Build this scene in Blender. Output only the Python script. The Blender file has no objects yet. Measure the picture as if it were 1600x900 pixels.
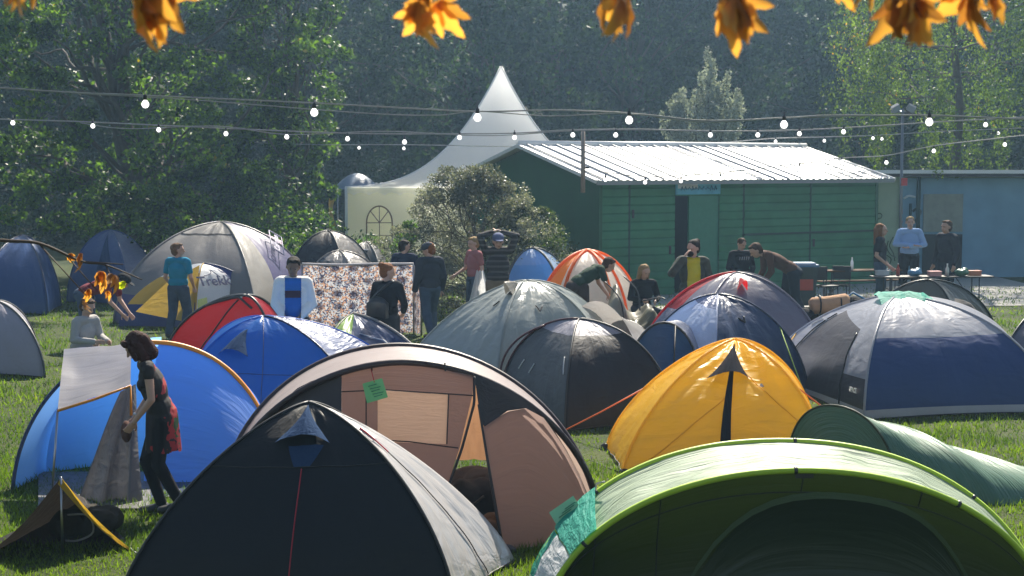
import bpy, bmesh, math, random
import numpy as np
from mathutils import Vector, Matrix, noise

random.seed(7); rng = np.random.default_rng(7)
scene = bpy.context.scene
COL = scene.collection
R = math.radians
pi = math.pi

# ------------------------------------------------------------------ camera geometry
CAMZ = 3.2; FPX = 2400.0; HOR = 256.0
PITCH = math.atan((450 - HOR) / FPX)
CAM = Vector((0, 0, CAMZ))
def ray(px, py):
    u = (px - 800) / FPX; v = -(py - 450) / FPX
    return Vector((u, math.cos(PITCH) + v * math.sin(PITCH), -math.sin(PITCH) + v * math.cos(PITCH)))
def at(px, py, Y):
    d = ray(px, py); return CAM + d * (Y / d.y)
def gp(px, py, z=0.0):
    d = ray(px, py); return CAM + d * ((z - CAMZ) / d.z)
def gx(px, Y):                       # ground point under pixel column px at distance Y
    p = at(px, 450, Y); return Vector((p.x, Y, 0))
def V(*a): return Vector(a)

# ------------------------------------------------------------------ materials
MATS = {}
def newmat(name):
    m = bpy.data.materials.new(name); m.use_nodes = True
    nt = m.node_tree; nt.nodes.clear()
    out = nt.nodes.new('ShaderNodeOutputMaterial')
    return m, nt, out
def N(nt, t, **k):
    n = nt.nodes.new(t)
    for a, b in k.items():
        if a in n.inputs: n.inputs[a].default_value = b
        else: setattr(n, a, b)
    return n
def c4(c): return (c[0], c[1], c[2], 1)
def simple(name, col, rough=.6, metal=0, var=.15, scale=8, bump=0, bscale=40, spec=.5):
    if name in MATS: return MATS[name]
    m, nt, out = newmat(name)
    b = N(nt, 'ShaderNodeBsdfPrincipled'); b.inputs['Roughness'].default_value = rough
    b.inputs['Metallic'].default_value = metal
    b.inputs['Specular IOR Level'].default_value = spec
    tc = N(nt, 'ShaderNodeTexCoord')
    n = N(nt, 'ShaderNodeTexNoise', Scale=scale, Detail=4.0)
    nt.links.new(tc.outputs['Object'], n.inputs['Vector'])
    mx = N(nt, 'ShaderNodeMixRGB')
    mx.inputs[1].default_value = c4([x * (1 - var) for x in col]); mx.inputs[2].default_value = c4([min(1, x * (1 + var)) for x in col])
    nt.links.new(n.outputs['Fac'], mx.inputs[0]); nt.links.new(mx.outputs[0], b.inputs['Base Color'])
    if bump:
        n2 = N(nt, 'ShaderNodeTexNoise', Scale=bscale, Detail=3.0)
        nt.links.new(tc.outputs['Object'], n2.inputs['Vector'])
        bp = N(nt, 'ShaderNodeBump', Strength=bump, Distance=.02)
        nt.links.new(n2.outputs['Fac'], bp.inputs['Height']); nt.links.new(bp.outputs[0], b.inputs['Normal'])
    nt.links.new(b.outputs[0], out.inputs[0]); MATS[name] = m; return m
def fabric(name, col, trans=.3, rough=.46, tcol=None, wr=.35, spec=.5, us=7, vs=2.0, dirt=.12):
    """coated nylon: glossy-ish, lets light through, wrinkles run along the panel"""
    if name in MATS: return MATS[name]
    m, nt, out = newmat(name)
    b = N(nt, 'ShaderNodeBsdfPrincipled'); b.inputs['Roughness'].default_value = rough
    b.inputs['Specular IOR Level'].default_value = spec
    uv = N(nt, 'ShaderNodeUVMap'); tc = N(nt, 'ShaderNodeTexCoord')
    mp = N(nt, 'ShaderNodeMapping'); mp.inputs['Scale'].default_value = (us, vs, 1); mp.inputs['Rotation'].default_value = (0, 0, .35)
    nt.links.new(uv.outputs[0], mp.inputs[0])
    n1 = N(nt, 'ShaderNodeTexNoise', Scale=1.1, Detail=2.0, Distortion=.8); nt.links.new(mp.outputs[0], n1.inputs['Vector'])
    mp2 = N(nt, 'ShaderNodeMapping'); mp2.inputs['Scale'].default_value = (us * .5, vs * 3.5, 1); mp2.inputs['Rotation'].default_value = (0, 0, -.5)
    nt.links.new(uv.outputs[0], mp2.inputs[0])
    n2 = N(nt, 'ShaderNodeTexNoise', Scale=1.5, Detail=2.5, Distortion=1.0); nt.links.new(mp2.outputs[0], n2.inputs['Vector'])
    ad = N(nt, 'ShaderNodeMath', operation='ADD'); nt.links.new(n1.outputs['Fac'], ad.inputs[0]); nt.links.new(n2.outputs['Fac'], ad.inputs[1])
    bp = N(nt, 'ShaderNodeBump', Strength=wr * .85, Distance=.05)
    nt.links.new(ad.outputs[0], bp.inputs['Height']); nt.links.new(bp.outputs[0], b.inputs['Normal'])
    n3 = N(nt, 'ShaderNodeTexNoise', Scale=3.0, Detail=6.0); nt.links.new(tc.outputs['Object'], n3.inputs['Vector'])
    mx = N(nt, 'ShaderNodeMixRGB')
    mx.inputs[1].default_value = c4([x * (1 - dirt) for x in col]); mx.inputs[2].default_value = c4([min(1, x * (1 + dirt)) for x in col])
    nt.links.new(n3.outputs['Fac'], mx.inputs[0]); nt.links.new(mx.outputs[0], b.inputs['Base Color'])
    t = N(nt, 'ShaderNodeBsdfTranslucent'); t.inputs[0].default_value = c4(tcol or [min(1, x * 1.25) for x in col])
    nt.links.new(bp.outputs[0], t.inputs['Normal'])
    ms = N(nt, 'ShaderNodeMixShader'); ms.inputs[0].default_value = trans
    nt.links.new(b.outputs[0], ms.inputs[1]); nt.links.new(t.outputs[0], ms.inputs[2])
    nt.links.new(ms.outputs[0], out.inputs[0]); MATS[name] = m; return m
def leafmat(name, c1, c2, trans=.45, rough=.45, rare=None, clumpy=True, tint=(1.7, 2.0, .6)):
    if name in MATS: return MATS[name]
    m, nt, out = newmat(name)
    b = N(nt, 'ShaderNodeBsdfPrincipled'); b.inputs['Roughness'].default_value = rough
    g = N(nt, 'ShaderNodeNewGeometry'); cr = N(nt, 'ShaderNodeValToRGB')
    cr.color_ramp.elements[0].color = c4(c1); cr.color_ramp.elements[1].color = c4(c2)
    if rare:
        cr.color_ramp.elements[1].position = .93
        e = cr.color_ramp.elements.new(.97); e.color = c4(rare)
    tc = N(nt, 'ShaderNodeTexCoord'); nz = N(nt, 'ShaderNodeTexNoise', Scale=.55, Detail=3.0); nt.links.new(tc.outputs['Object'], nz.inputs['Vector'])
    mr = N(nt, 'ShaderNodeMapRange'); mr.inputs[1].default_value = .38; mr.inputs[2].default_value = .62; mr.inputs[3].default_value = -.3; mr.inputs[4].default_value = .3; nt.links.new(nz.outputs['Fac'], mr.inputs[0])
    ad = N(nt, 'ShaderNodeMath', operation='MULTIPLY_ADD'); ad.inputs[1].default_value = .7; ad.use_clamp = True
    nt.links.new(g.outputs['Random Per Island'], ad.inputs[0]); nt.links.new(mr.outputs[0], ad.inputs[2])
    if clumpy: nt.links.new(ad.outputs[0], cr.inputs[0])
    else: nt.links.new(g.outputs['Random Per Island'], cr.inputs[0])
    nt.links.new(cr.outputs[0], b.inputs['Base Color'])
    t = N(nt, 'ShaderNodeBsdfTranslucent')
    gm = N(nt, 'ShaderNodeMixRGB', blend_type='MULTIPLY'); gm.inputs[0].default_value = 1; gm.inputs[2].default_value = c4(tint)
    nt.links.new(cr.outputs[0], gm.inputs[1]); nt.links.new(gm.outputs[0], t.inputs[0])
    ms = N(nt, 'ShaderNodeMixShader'); ms.inputs[0].default_value = trans
    nt.links.new(b.outputs[0], ms.inputs[1]); nt.links.new(t.outputs[0], ms.inputs[2])
    nt.links.new(ms.outputs[0], out.inputs[0]); MATS[name] = m; return m

# ------------------------------------------------------------------ objects
def tag(o, label=None, cat=None, group=None, kind=None):
    if label: o['label'] = label
    if cat: o['category'] = cat
    if group: o['group'] = group
    if kind: o['kind'] = kind
    return o
def thing(name, label, cat, loc, group=None, rotz=0):
    o = bpy.data.objects.new(name, None); COL.objects.link(o)
    o.location = loc; o.rotation_euler = (0, 0, rotz); o.empty_display_size = .2
    return tag(o, label, cat, group)
def origin_of(p):
    v = Vector((0, 0, 0))
    while p is not None: v += p.location; p = p.parent
    return v
def link(name, me, parent=None, mats=(), smooth=True):
    o = bpy.data.objects.new(name, me); COL.objects.link(o)
    for m in mats: me.materials.append(m)
    if parent is not None: o.parent = parent
    if smooth:
        me.polygons.foreach_set('use_smooth', [True] * len(me.polygons))
    return o

class MB:
    """collects geometry given in world coordinates (or local when world=False)"""
    def __init__(s): s.v = []; s.f = []; s.m = []; s.uv = []
    def face(s, pts, mi=0, uvs=None):
        b = len(s.v); s.v += [tuple(p) for p in pts]; s.f.append(tuple(range(b, b + len(pts)))); s.m.append(mi)
        s.uv.append(uvs or [(0, 0)] * len(pts))
    def grid(s, P, mi=0, uvf=None, mif=None, flip=False):
        n = len(P); k = len(P[0]); b = len(s.v)
        for row in P:
            for p in row: s.v.append(tuple(p))
        for i in range(n - 1):
            for j in range(k - 1):
                q = [b + i * k + j, b + i * k + j + 1, b + (i + 1) * k + j + 1, b + (i + 1) * k + j]
                w = [(i, j), (i, j + 1), (i + 1, j + 1), (i + 1, j)]
                if flip: q.reverse(); w.reverse()
                s.f.append(tuple(q)); s.m.append(mif(i, j) if mif else mi)
                s.uv.append([(uvf(a, c) if uvf else (c / (k - 1), a / (n - 1))) for a, c in w])
    def box(s, c, d, rz=0, mi=0, M=None):
        c = Vector(c); hx, hy, hz = d[0] / 2, d[1] / 2, d[2] / 2
        rot = Matrix.Rotation(rz, 3, 'Z') if M is None else M
        P = [c + rot @ Vector((x * hx, y * hy, z * hz)) for x in (-1, 1) for y in (-1, 1) for z in (-1, 1)]
        for q in ((0, 1, 3, 2), (4, 6, 7, 5), (0, 4, 5, 1), (2, 3, 7, 6), (0, 2, 6, 4), (1, 5, 7, 3)):
            s.face([P[i] for i in q], mi)
    def tube(s, pts, r, n=6, mi=0, cap=True):
        pts = [Vector(p) for p in pts]; K = len(pts)
        rr = r if hasattr(r, '__len__') else [r] * K
        T = [(pts[min(i + 1, K - 1)] - pts[max(i - 1, 0)]) for i in range(K)]
        T = [t.normalized() if t.length > 1e-9 else V(0, 0, 1) for t in T]
        u = T[0].orthogonal().normalized(); b = len(s.v)
        for i in range(K):
            u = (u - T[i] * u.dot(T[i]));
            u = u.normalized() if u.length > 1e-6 else T[i].orthogonal().normalized()
            w = T[i].cross(u)
            for j in range(n):
                a = 2 * pi * j / n
                s.v.append(tuple(pts[i] + (u * math.cos(a) + w * math.sin(a)) * rr[i]))
        for i in range(K - 1):
            for j in range(n):
                j2 = (j + 1) % n
                s.f.append((b + i * n + j, b + i * n + j2, b + (i + 1) * n + j2, b + (i + 1) * n + j)); s.m.append(mi)
                s.uv.append([(j / n, i / K), ((j + 1) / n, i / K), ((j + 1) / n, (i + 1) / K), (j / n, (i + 1) / K)])
        if cap:
            s.f.append(tuple(b + j for j in reversed(range(n)))); s.m.append(mi); s.uv.append([(0, 0)] * n)
            e = b + (K - 1) * n; s.f.append(tuple(e + j for j in range(n))); s.m.append(mi); s.uv.append([(0, 0)] * n)
    def ell(s, c, r, nu=12, nv=8, mi=0, M=None):
        c = Vector(c); M = M or Matrix.Identity(3); b = len(s.v)
        s.v.append(tuple(c + M @ V(0, 0, -r[2])))
        for i in range(1, nv):
            a = -pi / 2 + pi * i / nv
            for j in range(nu):
                t = 2 * pi * j / nu
                s.v.append(tuple(c + M @ V(r[0] * math.cos(a) * math.cos(t), r[1] * math.cos(a) * math.sin(t), r[2] * math.sin(a))))
        s.v.append(tuple(c + M @ V(0, 0, r[2]))); top = len(s.v) - 1
        def add(f): s.f.append(f); s.m.append(mi); s.uv.append([(0, 0)] * len(f))
        for j in range(nu):
            j2 = (j + 1) % nu
            add((b, b + 1 + j2, b + 1 + j)); o = b + 1 + (nv - 2) * nu; add((top, o + j, o + j2))
            for i in range(nv - 2):
                o = b + 1 + i * nu; add((o + j, o + j2, o + nu + j2, o + nu + j))
    def lathe(s, c, prof, n=12, mi=0):
        c = Vector(c)
        s.grid([[c + V(r * math.cos(2 * pi * j / n), r * math.sin(2 * pi * j / n), z) for j in range(n + 1)] for r, z in prof], mi)
    def mesh(s, name, off=V(0, 0, 0)):
        me = bpy.data.meshes.new(name)
        me.from_pydata([(a - off.x, b - off.y, c - off.z) for a, b, c in s.v], [], s.f)
        me.polygons.foreach_set('material_index', s.m)
        uvl = me.uv_layers.new(name='UVMap'); flat = [x for f in s.uv for p in f for x in p]
        if flat: uvl.data.foreach_set('uv', flat)
        me.update(); return me
    def build(s, name, mats, parent=None, smooth=True, world=True, label=None, weld=False):
        if not isinstance(mats, (list, tuple)): mats = [mats]
        me = s.mesh(name, origin_of(parent) if (world and parent is not None) else V(0, 0, 0))
        if weld:
            bm = bmesh.new(); bm.from_mesh(me); bmesh.ops.remove_doubles(bm, verts=bm.verts, dist=.0005); bm.to_mesh(me); bm.free()
        o = link(name, me, parent, mats, smooth)
        if label: o['label'] = label
        return o

def lerp(a, b, t): return a + (b - a) * t
def polyat(L, t):
    """point at fraction t along list of points"""
    k = t * (len(L) - 1); i = min(int(k), len(L) - 2); f = k - i
    return tuple(lerp(a, b, f) for a, b in zip(L[i], L[i + 1]))
def smoothpts(L, n=6):
    out = []
    P = [Vector(p) for p in L]
    for i in range(len(P) - 1):
        p0 = P[max(i - 1, 0)]; p1 = P[i]; p2 = P[i + 1]; p3 = P[min(i + 2, len(P) - 1)]
        for k in range(n):
            t = k / n
            out.append(.5 * ((2 * p1) + (p2 - p0) * t + (2 * p0 - 5 * p1 + 4 * p2 - p3) * t * t + (3 * p1 - p0 - 3 * p2 + p3) * t ** 3))
    out.append(P[-1]); return out
def text_on(txt, o, xd, up, size, parent, mat, name='lettering', shear=0, extrude=.002, bold=0):
    cu = bpy.data.curves.new('t', 'FONT'); cu.body = txt; cu.size = size; cu.shear = shear; cu.extrude = extrude
    cu.offset = bold; cu.align_x = 'CENTER'; cu.align_y = 'CENTER'
    t = bpy.data.objects.new('t', cu); me = bpy.data.meshes.new_from_object(t)
    xd = xd.normalized(); nz = xd.cross(up).normalized(); up = nz.cross(xd)
    M = Matrix((xd, up, nz)).transposed().to_4x4(); M.translation = Vector(o) - origin_of(parent)
    me.transform(M); bpy.data.objects.remove(t); me.materials.clear()
    return link(name, me, parent, [mat], False)

# ------------------------------------------------------------------ palette
def F(n, c, **k): return fabric(n, c, **k)
BLACKP = simple('pole_black', (.02, .02, .022), .4)
DARKTRIM = simple('trim_dark', (.03, .028, .03), .5)
WHITE = simple('white_plain', (.75, .75, .75), .5, var=.05)
ORANGECORD = simple('orange_cord', (.8, .16, .04), .5)
PEG = simple('peg_steel', (.4, .4, .42), .3, 1)

# ------------------------------------------------------------------ tents
class Dome:
    def __init__(s, name, label, corners, apex, e=1.75, sag=.03, amp=.012, hem=.03, cat='tent', group=None, seed=0, cut=0.0):
        s.C = [Vector((c[0], c[1], 0)) for c in corners]; s.A = Vector(apex); s.n = len(corners)
        s.e = e if hasattr(e, '__len__') else [e] * s.n
        s.sag = sag; s.amp = amp; s.hem = hem; s.seed = seed
        ctr = sum(s.C, V(0, 0, 0)) / s.n; s.ctr = ctr
        s.root = thing(name, label, cat, ctr, group)
    def pole(s, i, t):
        i %= s.n; a = t * pi / 2; e = s.e[i]
        r = max(0, math.cos(a)) ** (2 / e); z = math.sin(a) ** (2 / e)
        return V(s.A.x + (s.C[i].x - s.A.x) * r, s.A.y + (s.C[i].y - s.A.y) * r, s.A.z * z)
    def surf(s, i, u, t, off=0.0):
        p0 = s.pole(i, t); p1 = s.pole(i + 1, t); p = p0.lerp(p1, u); w = 4 * u * (1 - u)
        edge = s.C[(i + 1) % s.n] - s.C[i % s.n]; nrm = V(edge.y, -edge.x, 0).normalized()
        mid = (s.C[i % s.n] + s.C[(i + 1) % s.n]) / 2
        if nrm.dot(mid - s.ctr) < 0: nrm = -nrm
        tilt = (nrm * (1 - t * .75) + V(0, 0, .15 + t)).normalized()
        k = math.sin(pi * min(1, t * .9 + .1))
        nz = noise.noise(V(u * 5 + t * 3, t * 2.2, i * 7.3 + s.seed)) + .6 * noise.noise(V(u * 11 - t * 8, t * 3, i * 3.1 + s.seed + 50))
        ed = min(u, 1 - u); puck = .5 * noise.noise(V(t * 26, ed * 6, i * 5 + s.seed)) * math.exp(-(ed / .13) ** 2) * min(1, ed * 25)
        rad = .5 * noise.noise(V(u * 9, t * 1.2, i * 2.7 + s.seed + 20)) * t * t
        low = .7 * noise.noise(V(u * 7, t * 5, i * 4.7 + s.seed + 70)) * (1 - t) ** 2
        nz = nz + rad + puck * 1.6 + low
        hemz = s.hem * w * max(0, 1 - t * 6)
        return p + tilt * (-s.sag * w * k + s.amp * 1.35 * nz * min(1, w * 3) * min(1, (1 - t) * 6) + off) + V(0, 0, hemz)
    def canopy(s, mats, panels=None, m=22, k=16, name='canopy'):
        m = int(m * 1.6); k = int(k * 1.5)
        """panels[i] = (tb, sb, [[mat index per s band] per t band])"""
        mb = MB()
        for i in range(s.n):
            tb, sb, mi = (panels or {}).get(i, ([], [], [[0]])) if not isinstance(panels, int) else ([], [], [[0]])
            tb = [(0, 0)] + list(tb) + [(1, 1)]; sb = [(0, 0)] + list(sb) + [(1, 1)]
            mr = max(4, m // (len(tb) - 1)); kr = max(4, k // (len(sb) - 1))
            for a in range(len(tb) - 1):
                for b in range(len(sb) - 1):
                    P = []; U = []
                    for y in range(mr + 1):
                        row = []; ur = []
                        fy = y / mr; tm = lerp(sum(tb[a]) / 2, sum(tb[a + 1]) / 2, fy)
                        for x in range(kr + 1):
                            s0 = lerp(sb[b][0], sb[b][1], tm); s1 = lerp(sb[b + 1][0], sb[b + 1][1], tm)
                            u = lerp(s0, s1, x / kr)
                            t0 = lerp(tb[a][0], tb[a][1], u); t1 = lerp(tb[a + 1][0], tb[a + 1][1], u); t = lerp(t0, t1, fy)
                            row.append(s.surf(i, u, min(t, .999))); ur.append((u + i, t))
                        P.append(row); U.append(ur)
                    mb.grid(P, mi[a][b], uvf=lambda p, q, U=U: U[p][q])
        o = mb.build(name, mats, s.root, weld=True)
        hb = MB(); hb.tube([s.surf(i, x / 16, 0, .004) + V(0, 0, .006) for i in range(s.n) for x in range(16)] + [s.surf(0, 0, 0, .004)], .008, 4); hb.build('hem', DARKTRIM, o)
        return o
    def poles(s, mat, r=.013, which=None, t0=0, off=.008):
        for i in (range(s.n) if which is None else which):
            mb = MB(); mb.tube([s.pole(i, t0 + (.995 - t0) * k / 24) + (s.pole(i, t0 + (.995 - t0) * k / 24) - s.ctr - V(0, 0, .2)).normalized() * off for k in range(25)], r)
            mb.build('pole', mat, s.root)
    def patch(s, i, quad, mat, name, off=.012, nu=8, nv=8, label=None, parent=None, puff=0):
        """quad: (u,t) corners bottom-left, bottom-right, top-right, top-left"""
        P = []
        for y in range(nv + 1):
            row = []
            for x in range(nu + 1):
                f = x / nu; g = y / nv
                bl, br, tr, tl = quad
                u = lerp(lerp(bl[0], br[0], f), lerp(tl[0], tr[0], f), g); t = lerp(lerp(bl[1], br[1], f), lerp(tl[1], tr[1], f), g)
                row.append(s.surf(i, u, t, off + puff * math.sin(pi * f) * (1 - g) ** .7))
            P.append(row)
        mb = MB(); mb.grid(P); return mb.build(name, mat, parent or s.root, label=label)
    def line(s, i, pts, mat, name, r=.006, off=.012, parent=None):
        L = []
        for k in range(25): u, t = polyat(pts, k / 24); L.append(s.surf(i, u, t, off))
        mb = MB(); mb.tube(L, r, 5); return mb.build(name, mat, parent or s.root)
    def hood(s, i, u, t, w, h, mat, name='vent_hood', out=.12, inner=None):
        """triangular vent: apex up, mouth held open below"""
        P = []
        for y in range(9):
            g = y / 8; row = []
            for x in range(9):
                f = x / 8 * 2 - 1
                row.append(s.surf(i, u + f * w / 2 * (1 - g * .95), t - h * (1 - g), .012 + out * (1 - g) ** .8 * (1 - f * f)))
            P.append(row)
        mb = MB(); mb.grid(P); o = mb.build(name, mat, s.root)
        if inner:
            mb = MB(); mb.grid([[s.surf(i, u + (x / 6 * 2 - 1) * w * .42 * (1 - y / 6 * .95), t - h * (1 - y / 6), .008) for x in range(7)] for y in range(7)])
            mb.build('vent_mesh', inner, o)
        return o
def guy(root, p, q, mat, name='guy_line', r=.006):
    p = Vector(p); q = Vector(q); mb = MB(); mid = p.lerp(q, .5) - V(0, 0, .01); mb.tube([p, mid, q], r, 5)
    o = mb.build(name, mat, root)
    mb = MB(); d = (p - q).normalized(); mb.tube([q + V(0, 0, .05) - d * .02, q + V(0, 0, -.05)], .006, 5); mb.build('peg', PEG, root)
    return o
def rect(cx, cy, w, d, rot=0):
    c, s_ = math.cos(R(rot)), math.sin(R(rot))
    return [(cx + x * c - y * s_, cy + x * s_ + y * c) for x, y in ((-w / 2, -d / 2), (w / 2, -d / 2), (w / 2, d / 2), (-w / 2, d / 2))]
def arc(A, B, top, e=2.0, n=40):
    A = Vector(A); B = Vector(B); top = Vector(top); M = (A + B) / 2; out = []
    for k in range(n + 1):
        a = pi - pi * k / n; c = math.cos(a); s_ = math.sin(a)
        out.append(M + (B - A) / 2 * (1 if c > 0 else -1) * abs(c) ** (2 / e) + (top - M) * max(0, s_) ** (2 / e))
    return out
def loft(arcs, m=8, amp=.01, seed=0, belly=0.0):
    """grid rows across hoops; fabric between hoops pulled slightly inward"""
    P = []
    for a in range(len(arcs) - 1):
        for y in range(m if a < len(arcs) - 2 else m + 1):
            g = y / m; row = []
            for k in range(len(arcs[0])):
                p = arcs[a][k].lerp(arcs[a + 1][k], g); cen = V(arcs[a][0].lerp(arcs[a][-1], .5).x, p.y, 0)
                d = (p - cen); d = d.normalized() if d.length > 1e-6 else V(0, 0, 1)
                w = 4 * g * (1 - g)
                nz = noise.noise(V(k * .22, (a + g) * 2.6, seed)) + .5 * noise.noise(V(k * .5 + g * 3, (a + g) * 5, seed + 9))
                row.append(p + d * (-belly * w + amp * nz * w))
            P.append(row)
    return P

# ------------------------------------------------------------------ people
def remesh(name, mb, voxel, mats, parent, smooth=3, label=None):
    me = mb.mesh('tmp'); o = bpy.data.objects.new('tmp', me); COL.objects.link(o)
    r = o.modifiers.new('r', 'REMESH'); r.mode = 'VOXEL'; r.voxel_size = voxel; r.use_smooth_shade = True
    if smooth: sm = o.modifiers.new('s', 'SMOOTH'); sm.iterations = smooth; sm.factor = .5
    dg = bpy.context.evaluated_depsgraph_get(); dg.update()
    m2 = bpy.data.meshes.new_from_object(o.evaluated_get(dg)); bpy.data.objects.remove(o); bpy.data.meshes.remove(me)
    m2.name = name; m2.materials.clear()
    o2 = link(name, m2, parent, mats)
    if label: o2['label'] = label
    return o2
def cap(mb, p0, p1, r0, r1, n=12):
    p0 = Vector(p0); p1 = Vector(p1); d = (p1 - p0); L = d.length; d = d.normalized() if L > 1e-6 else V(0, 0, 1)
    pts = []; rr = []
    for k in range(5): a = -pi / 2 + pi / 2 * k / 4.01; pts.append(p0 + d * r0 * math.sin(a)); rr.append(max(.0015, r0 * math.cos(a)))
    for k in range(1, 6): a = pi / 2 * k / 5; pts.append(p1 + d * r1 * math.sin(a)); rr.append(max(.0015, r1 * math.cos(a)))
    mb.tube(pts, rr, n)
def ellax(mb, p0, p1, side, rx, ry, ext=1.0):
    """ellipsoid with its long axis p0-p1, rx along side, ry across"""
    p0 = Vector(p0); p1 = Vector(p1); z = (p1 - p0); h = z.length / 2 * ext; z.normalize()
    x = (Vector(side) - z * z.dot(Vector(side))).normalized(); y = z.cross(x)
    mb.ell((p0 + p1) / 2, (rx, ry, h), 16, 10, M=Matrix((x, y, z)).transposed())

STAND = dict(pelvis=(0, 0, .95), chest=(0, -.01, 1.28), neck=(0, 0, 1.46), head=(0, -.025, 1.62),
             ls=(-.18, 0, 1.42), le=(-.24, .03, 1.13), lw=(-.25, -.06, .89), rs=(.18, 0, 1.42), re=(.24, .03, 1.13), rw=(.25, -.06, .89),
             lh=(-.09, 0, .92), lk=(-.11, -.03, .5), la=(-.11, .03, .09), rh=(.09, 0, .92), rk=(.11, -.03, .5), ra=(.11, .03, .09))
SKIN = simple('skin', (.5, .3, .22), .5, var=.06)
SKIND = simple('skin_tan', (.2, .11, .07), .5, var=.06)
EYEM = simple('eye_dark', (.02, .015, .015), .3)
LIPM = simple('lip', (.3, .1, .08), .5)
def hairmat(n, c): return simple('hair_' + n, c, .75, var=.4, scale=30, bump=.6, bscale=60, spec=.15)
def cloth(n, c, var=.15, **k): return simple('cloth_' + n, c, .85, var=var, scale=12, bump=.6, bscale=14, spec=.15, **k)
def hand(mb, w, e, roll, sc, curl=.5, grip=V(0, 0, 0)):
    w = Vector(w); d = (w - Vector(e)).normalized(); side = Vector(roll); side = (side - d * side.dot(d)).normalized(); nrm = d.cross(side)
    c = w + d * .05 * sc
    mb.ell(c, (.05 * sc, .037 * sc, .016 * sc), 12, 8, M=Matrix((d, side, nrm)).transposed())
    for k in range(4):
        o = (k - 1.5) * .021 * sc; L = (.036, .043, .040, .032)[k] * sc
        a = w + d * .075 * sc + side * o * .9
        b = a + (d + side * o * 2).normalized() * L
        q = b + (d * math.cos(curl) + nrm * math.sin(curl)).normalized() * L * .9
        cap(mb, a, b, .0095 * sc, .0088 * sc, 8); cap(mb, b, q, .0088 * sc, .0075 * sc, 8)
    a = w + d * .03 * sc - side * .03 * sc; b = a + (d * .6 - side * .8 + nrm * .2).normalized() * .04 * sc; q = b + (d * .9 - side * .2 + nrm * .5).normalized() * .032 * sc
    cap(mb, a, b, .012 * sc, .0105 * sc, 8); cap(mb, b, q, .0105 * sc, .009 * sc, 8)
def person(label, px, py, h, face=0, pose=None, top=None, sleeves='long', legs=None, shoes=None, hair=None, hairstyle='short',
           skin=SKIN, jacket=None, skirt=None, yaw=0, nod=0, tilt=0, voxel=.011, loc=None, slim=1.0, group=None, hat=None, curl=.5, openfront=False, fem=False, hemz=None):
    """face: heading of the body in degrees, 0 looks at the camera; px, py: where the top of the standing head shows"""
    wide = loc is None or h != 1.72
    if loc is None:
        h *= 1.05
        d = ray(px, py); p = CAM + d * ((h - CAMZ) / d.z); loc = (p.x, p.y, 0)
    sc = h / 1.75
    J = {k: Vector(v) for k, v in STAND.items()}
    for k, v in (pose or {}).items(): J[k] = Vector(v)
    J = {k: v * sc for k, v in J.items()}
    root = thing('person', label, 'person', loc, group, R(face))
    if wide: root.scale = (1.1, 1.1, 1)
    side = (J['rs'] - J['ls']).normalized(); hs = (J['rh'] - J['lh']).normalized()
    up = (J['neck'] - J['chest']).normalized()
    HM = Matrix.Rotation(R(yaw), 3, 'Z') @ Matrix.Rotation(R(nod), 3, 'X') @ Matrix.Rotation(R(tilt), 3, 'Y')
    hd = J['head']; H = lambda x, y, z: hd + HM @ V(x * sc, y * sc, z * sc)
    q = slim
    b = MB()
    ellax(b, J['pelvis'] + (J['pelvis'] - J['chest']).normalized() * .12 * sc, J['pelvis'].lerp(J['chest'], .55), hs, .155 * sc * q, .10 * sc, 1.05)
    ellax(b, J['pelvis'].lerp(J['chest'], .1), J['neck'] - up * .01 * sc, side, .158 * sc * q, .10 * sc, 1.02)
    cap(b, J['ls'].lerp(J['neck'], .2), J['rs'].lerp(J['neck'], .2), .062 * sc, .062 * sc)
    cap(b, J['neck'] - up * .04 * sc, H(0, .012, -.05), .056 * sc * q, .05 * sc * q)
    b.ell(H(0, .01, .03), (.076 * sc, .095 * sc, .098 * sc), 16, 12, M=HM); b.ell(H(0, -.022, -.045), (.056 * sc, .066 * sc, .068 * sc), 14, 10, M=HM)
    cap(b, H(0, -.082, .018), H(0, -.104, -.018), .009 * sc, .014 * sc, 8)
    for sx in (-1, 1):
        b.ell(H(sx * .078, .012, 0), (.012 * sc, .02 * sc, .03 * sc), 8, 6, M=HM)
        cap(b, H(sx * .02, -.084, .035), H(sx * .045, -.074, .036), .009 * sc, .007 * sc, 8)
    for L in 'lr':
        cap(b, J[L + 's'], J[L + 'e'], .047 * sc * q, .036 * sc * q); cap(b, J[L + 'e'], J[L + 'w'], .037 * sc * q, .025 * sc * q)
        rollv = V(0, -1, 0) if abs((J[L + 'w'] - J[L + 'e']).normalized().y) < .8 else V(0, 0, 1)
        hand(b, J[L + 'w'], J[L + 'e'], rollv, sc, curl)
        cap(b, J[L + 'h'], J[L + 'k'], .078 * sc * q, .052 * sc * q); cap(b, J[L + 'k'], J[L + 'a'], .053 * sc * q, .036 * sc)
        sh = (J[L + 'a'] - J[L + 'k']).normalized()
        toe = V(J[L + 'a'].x + (.02 if L == 'r' else -.02) * sc, J[L + 'a'].y - .16 * sc, max(.03 * sc, J[L + 'a'].z - .055 * sc))
        cap(b, J[L + 'a'] - V(0, -.02, .03) * sc, toe, .038 * sc, .03 * sc)
    body = remesh('body', b, voxel * .85, [skin], root, 2)
    # eyes, mouth
    for sx in (-1, 1):
        m = MB(); m.ell(H(sx * .031, -.0805, .016), (.010 * sc, .006 * sc, .006 * sc), 8, 6, M=HM); m.build('eye', EYEM, body, world=False)
    m = MB(); m.ell(H(0, -.087, -.052), (.022 * sc, .006 * sc, .006 * sc), 8, 6, M=HM); m.build('mouth', LIPM, body, world=False)
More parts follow.
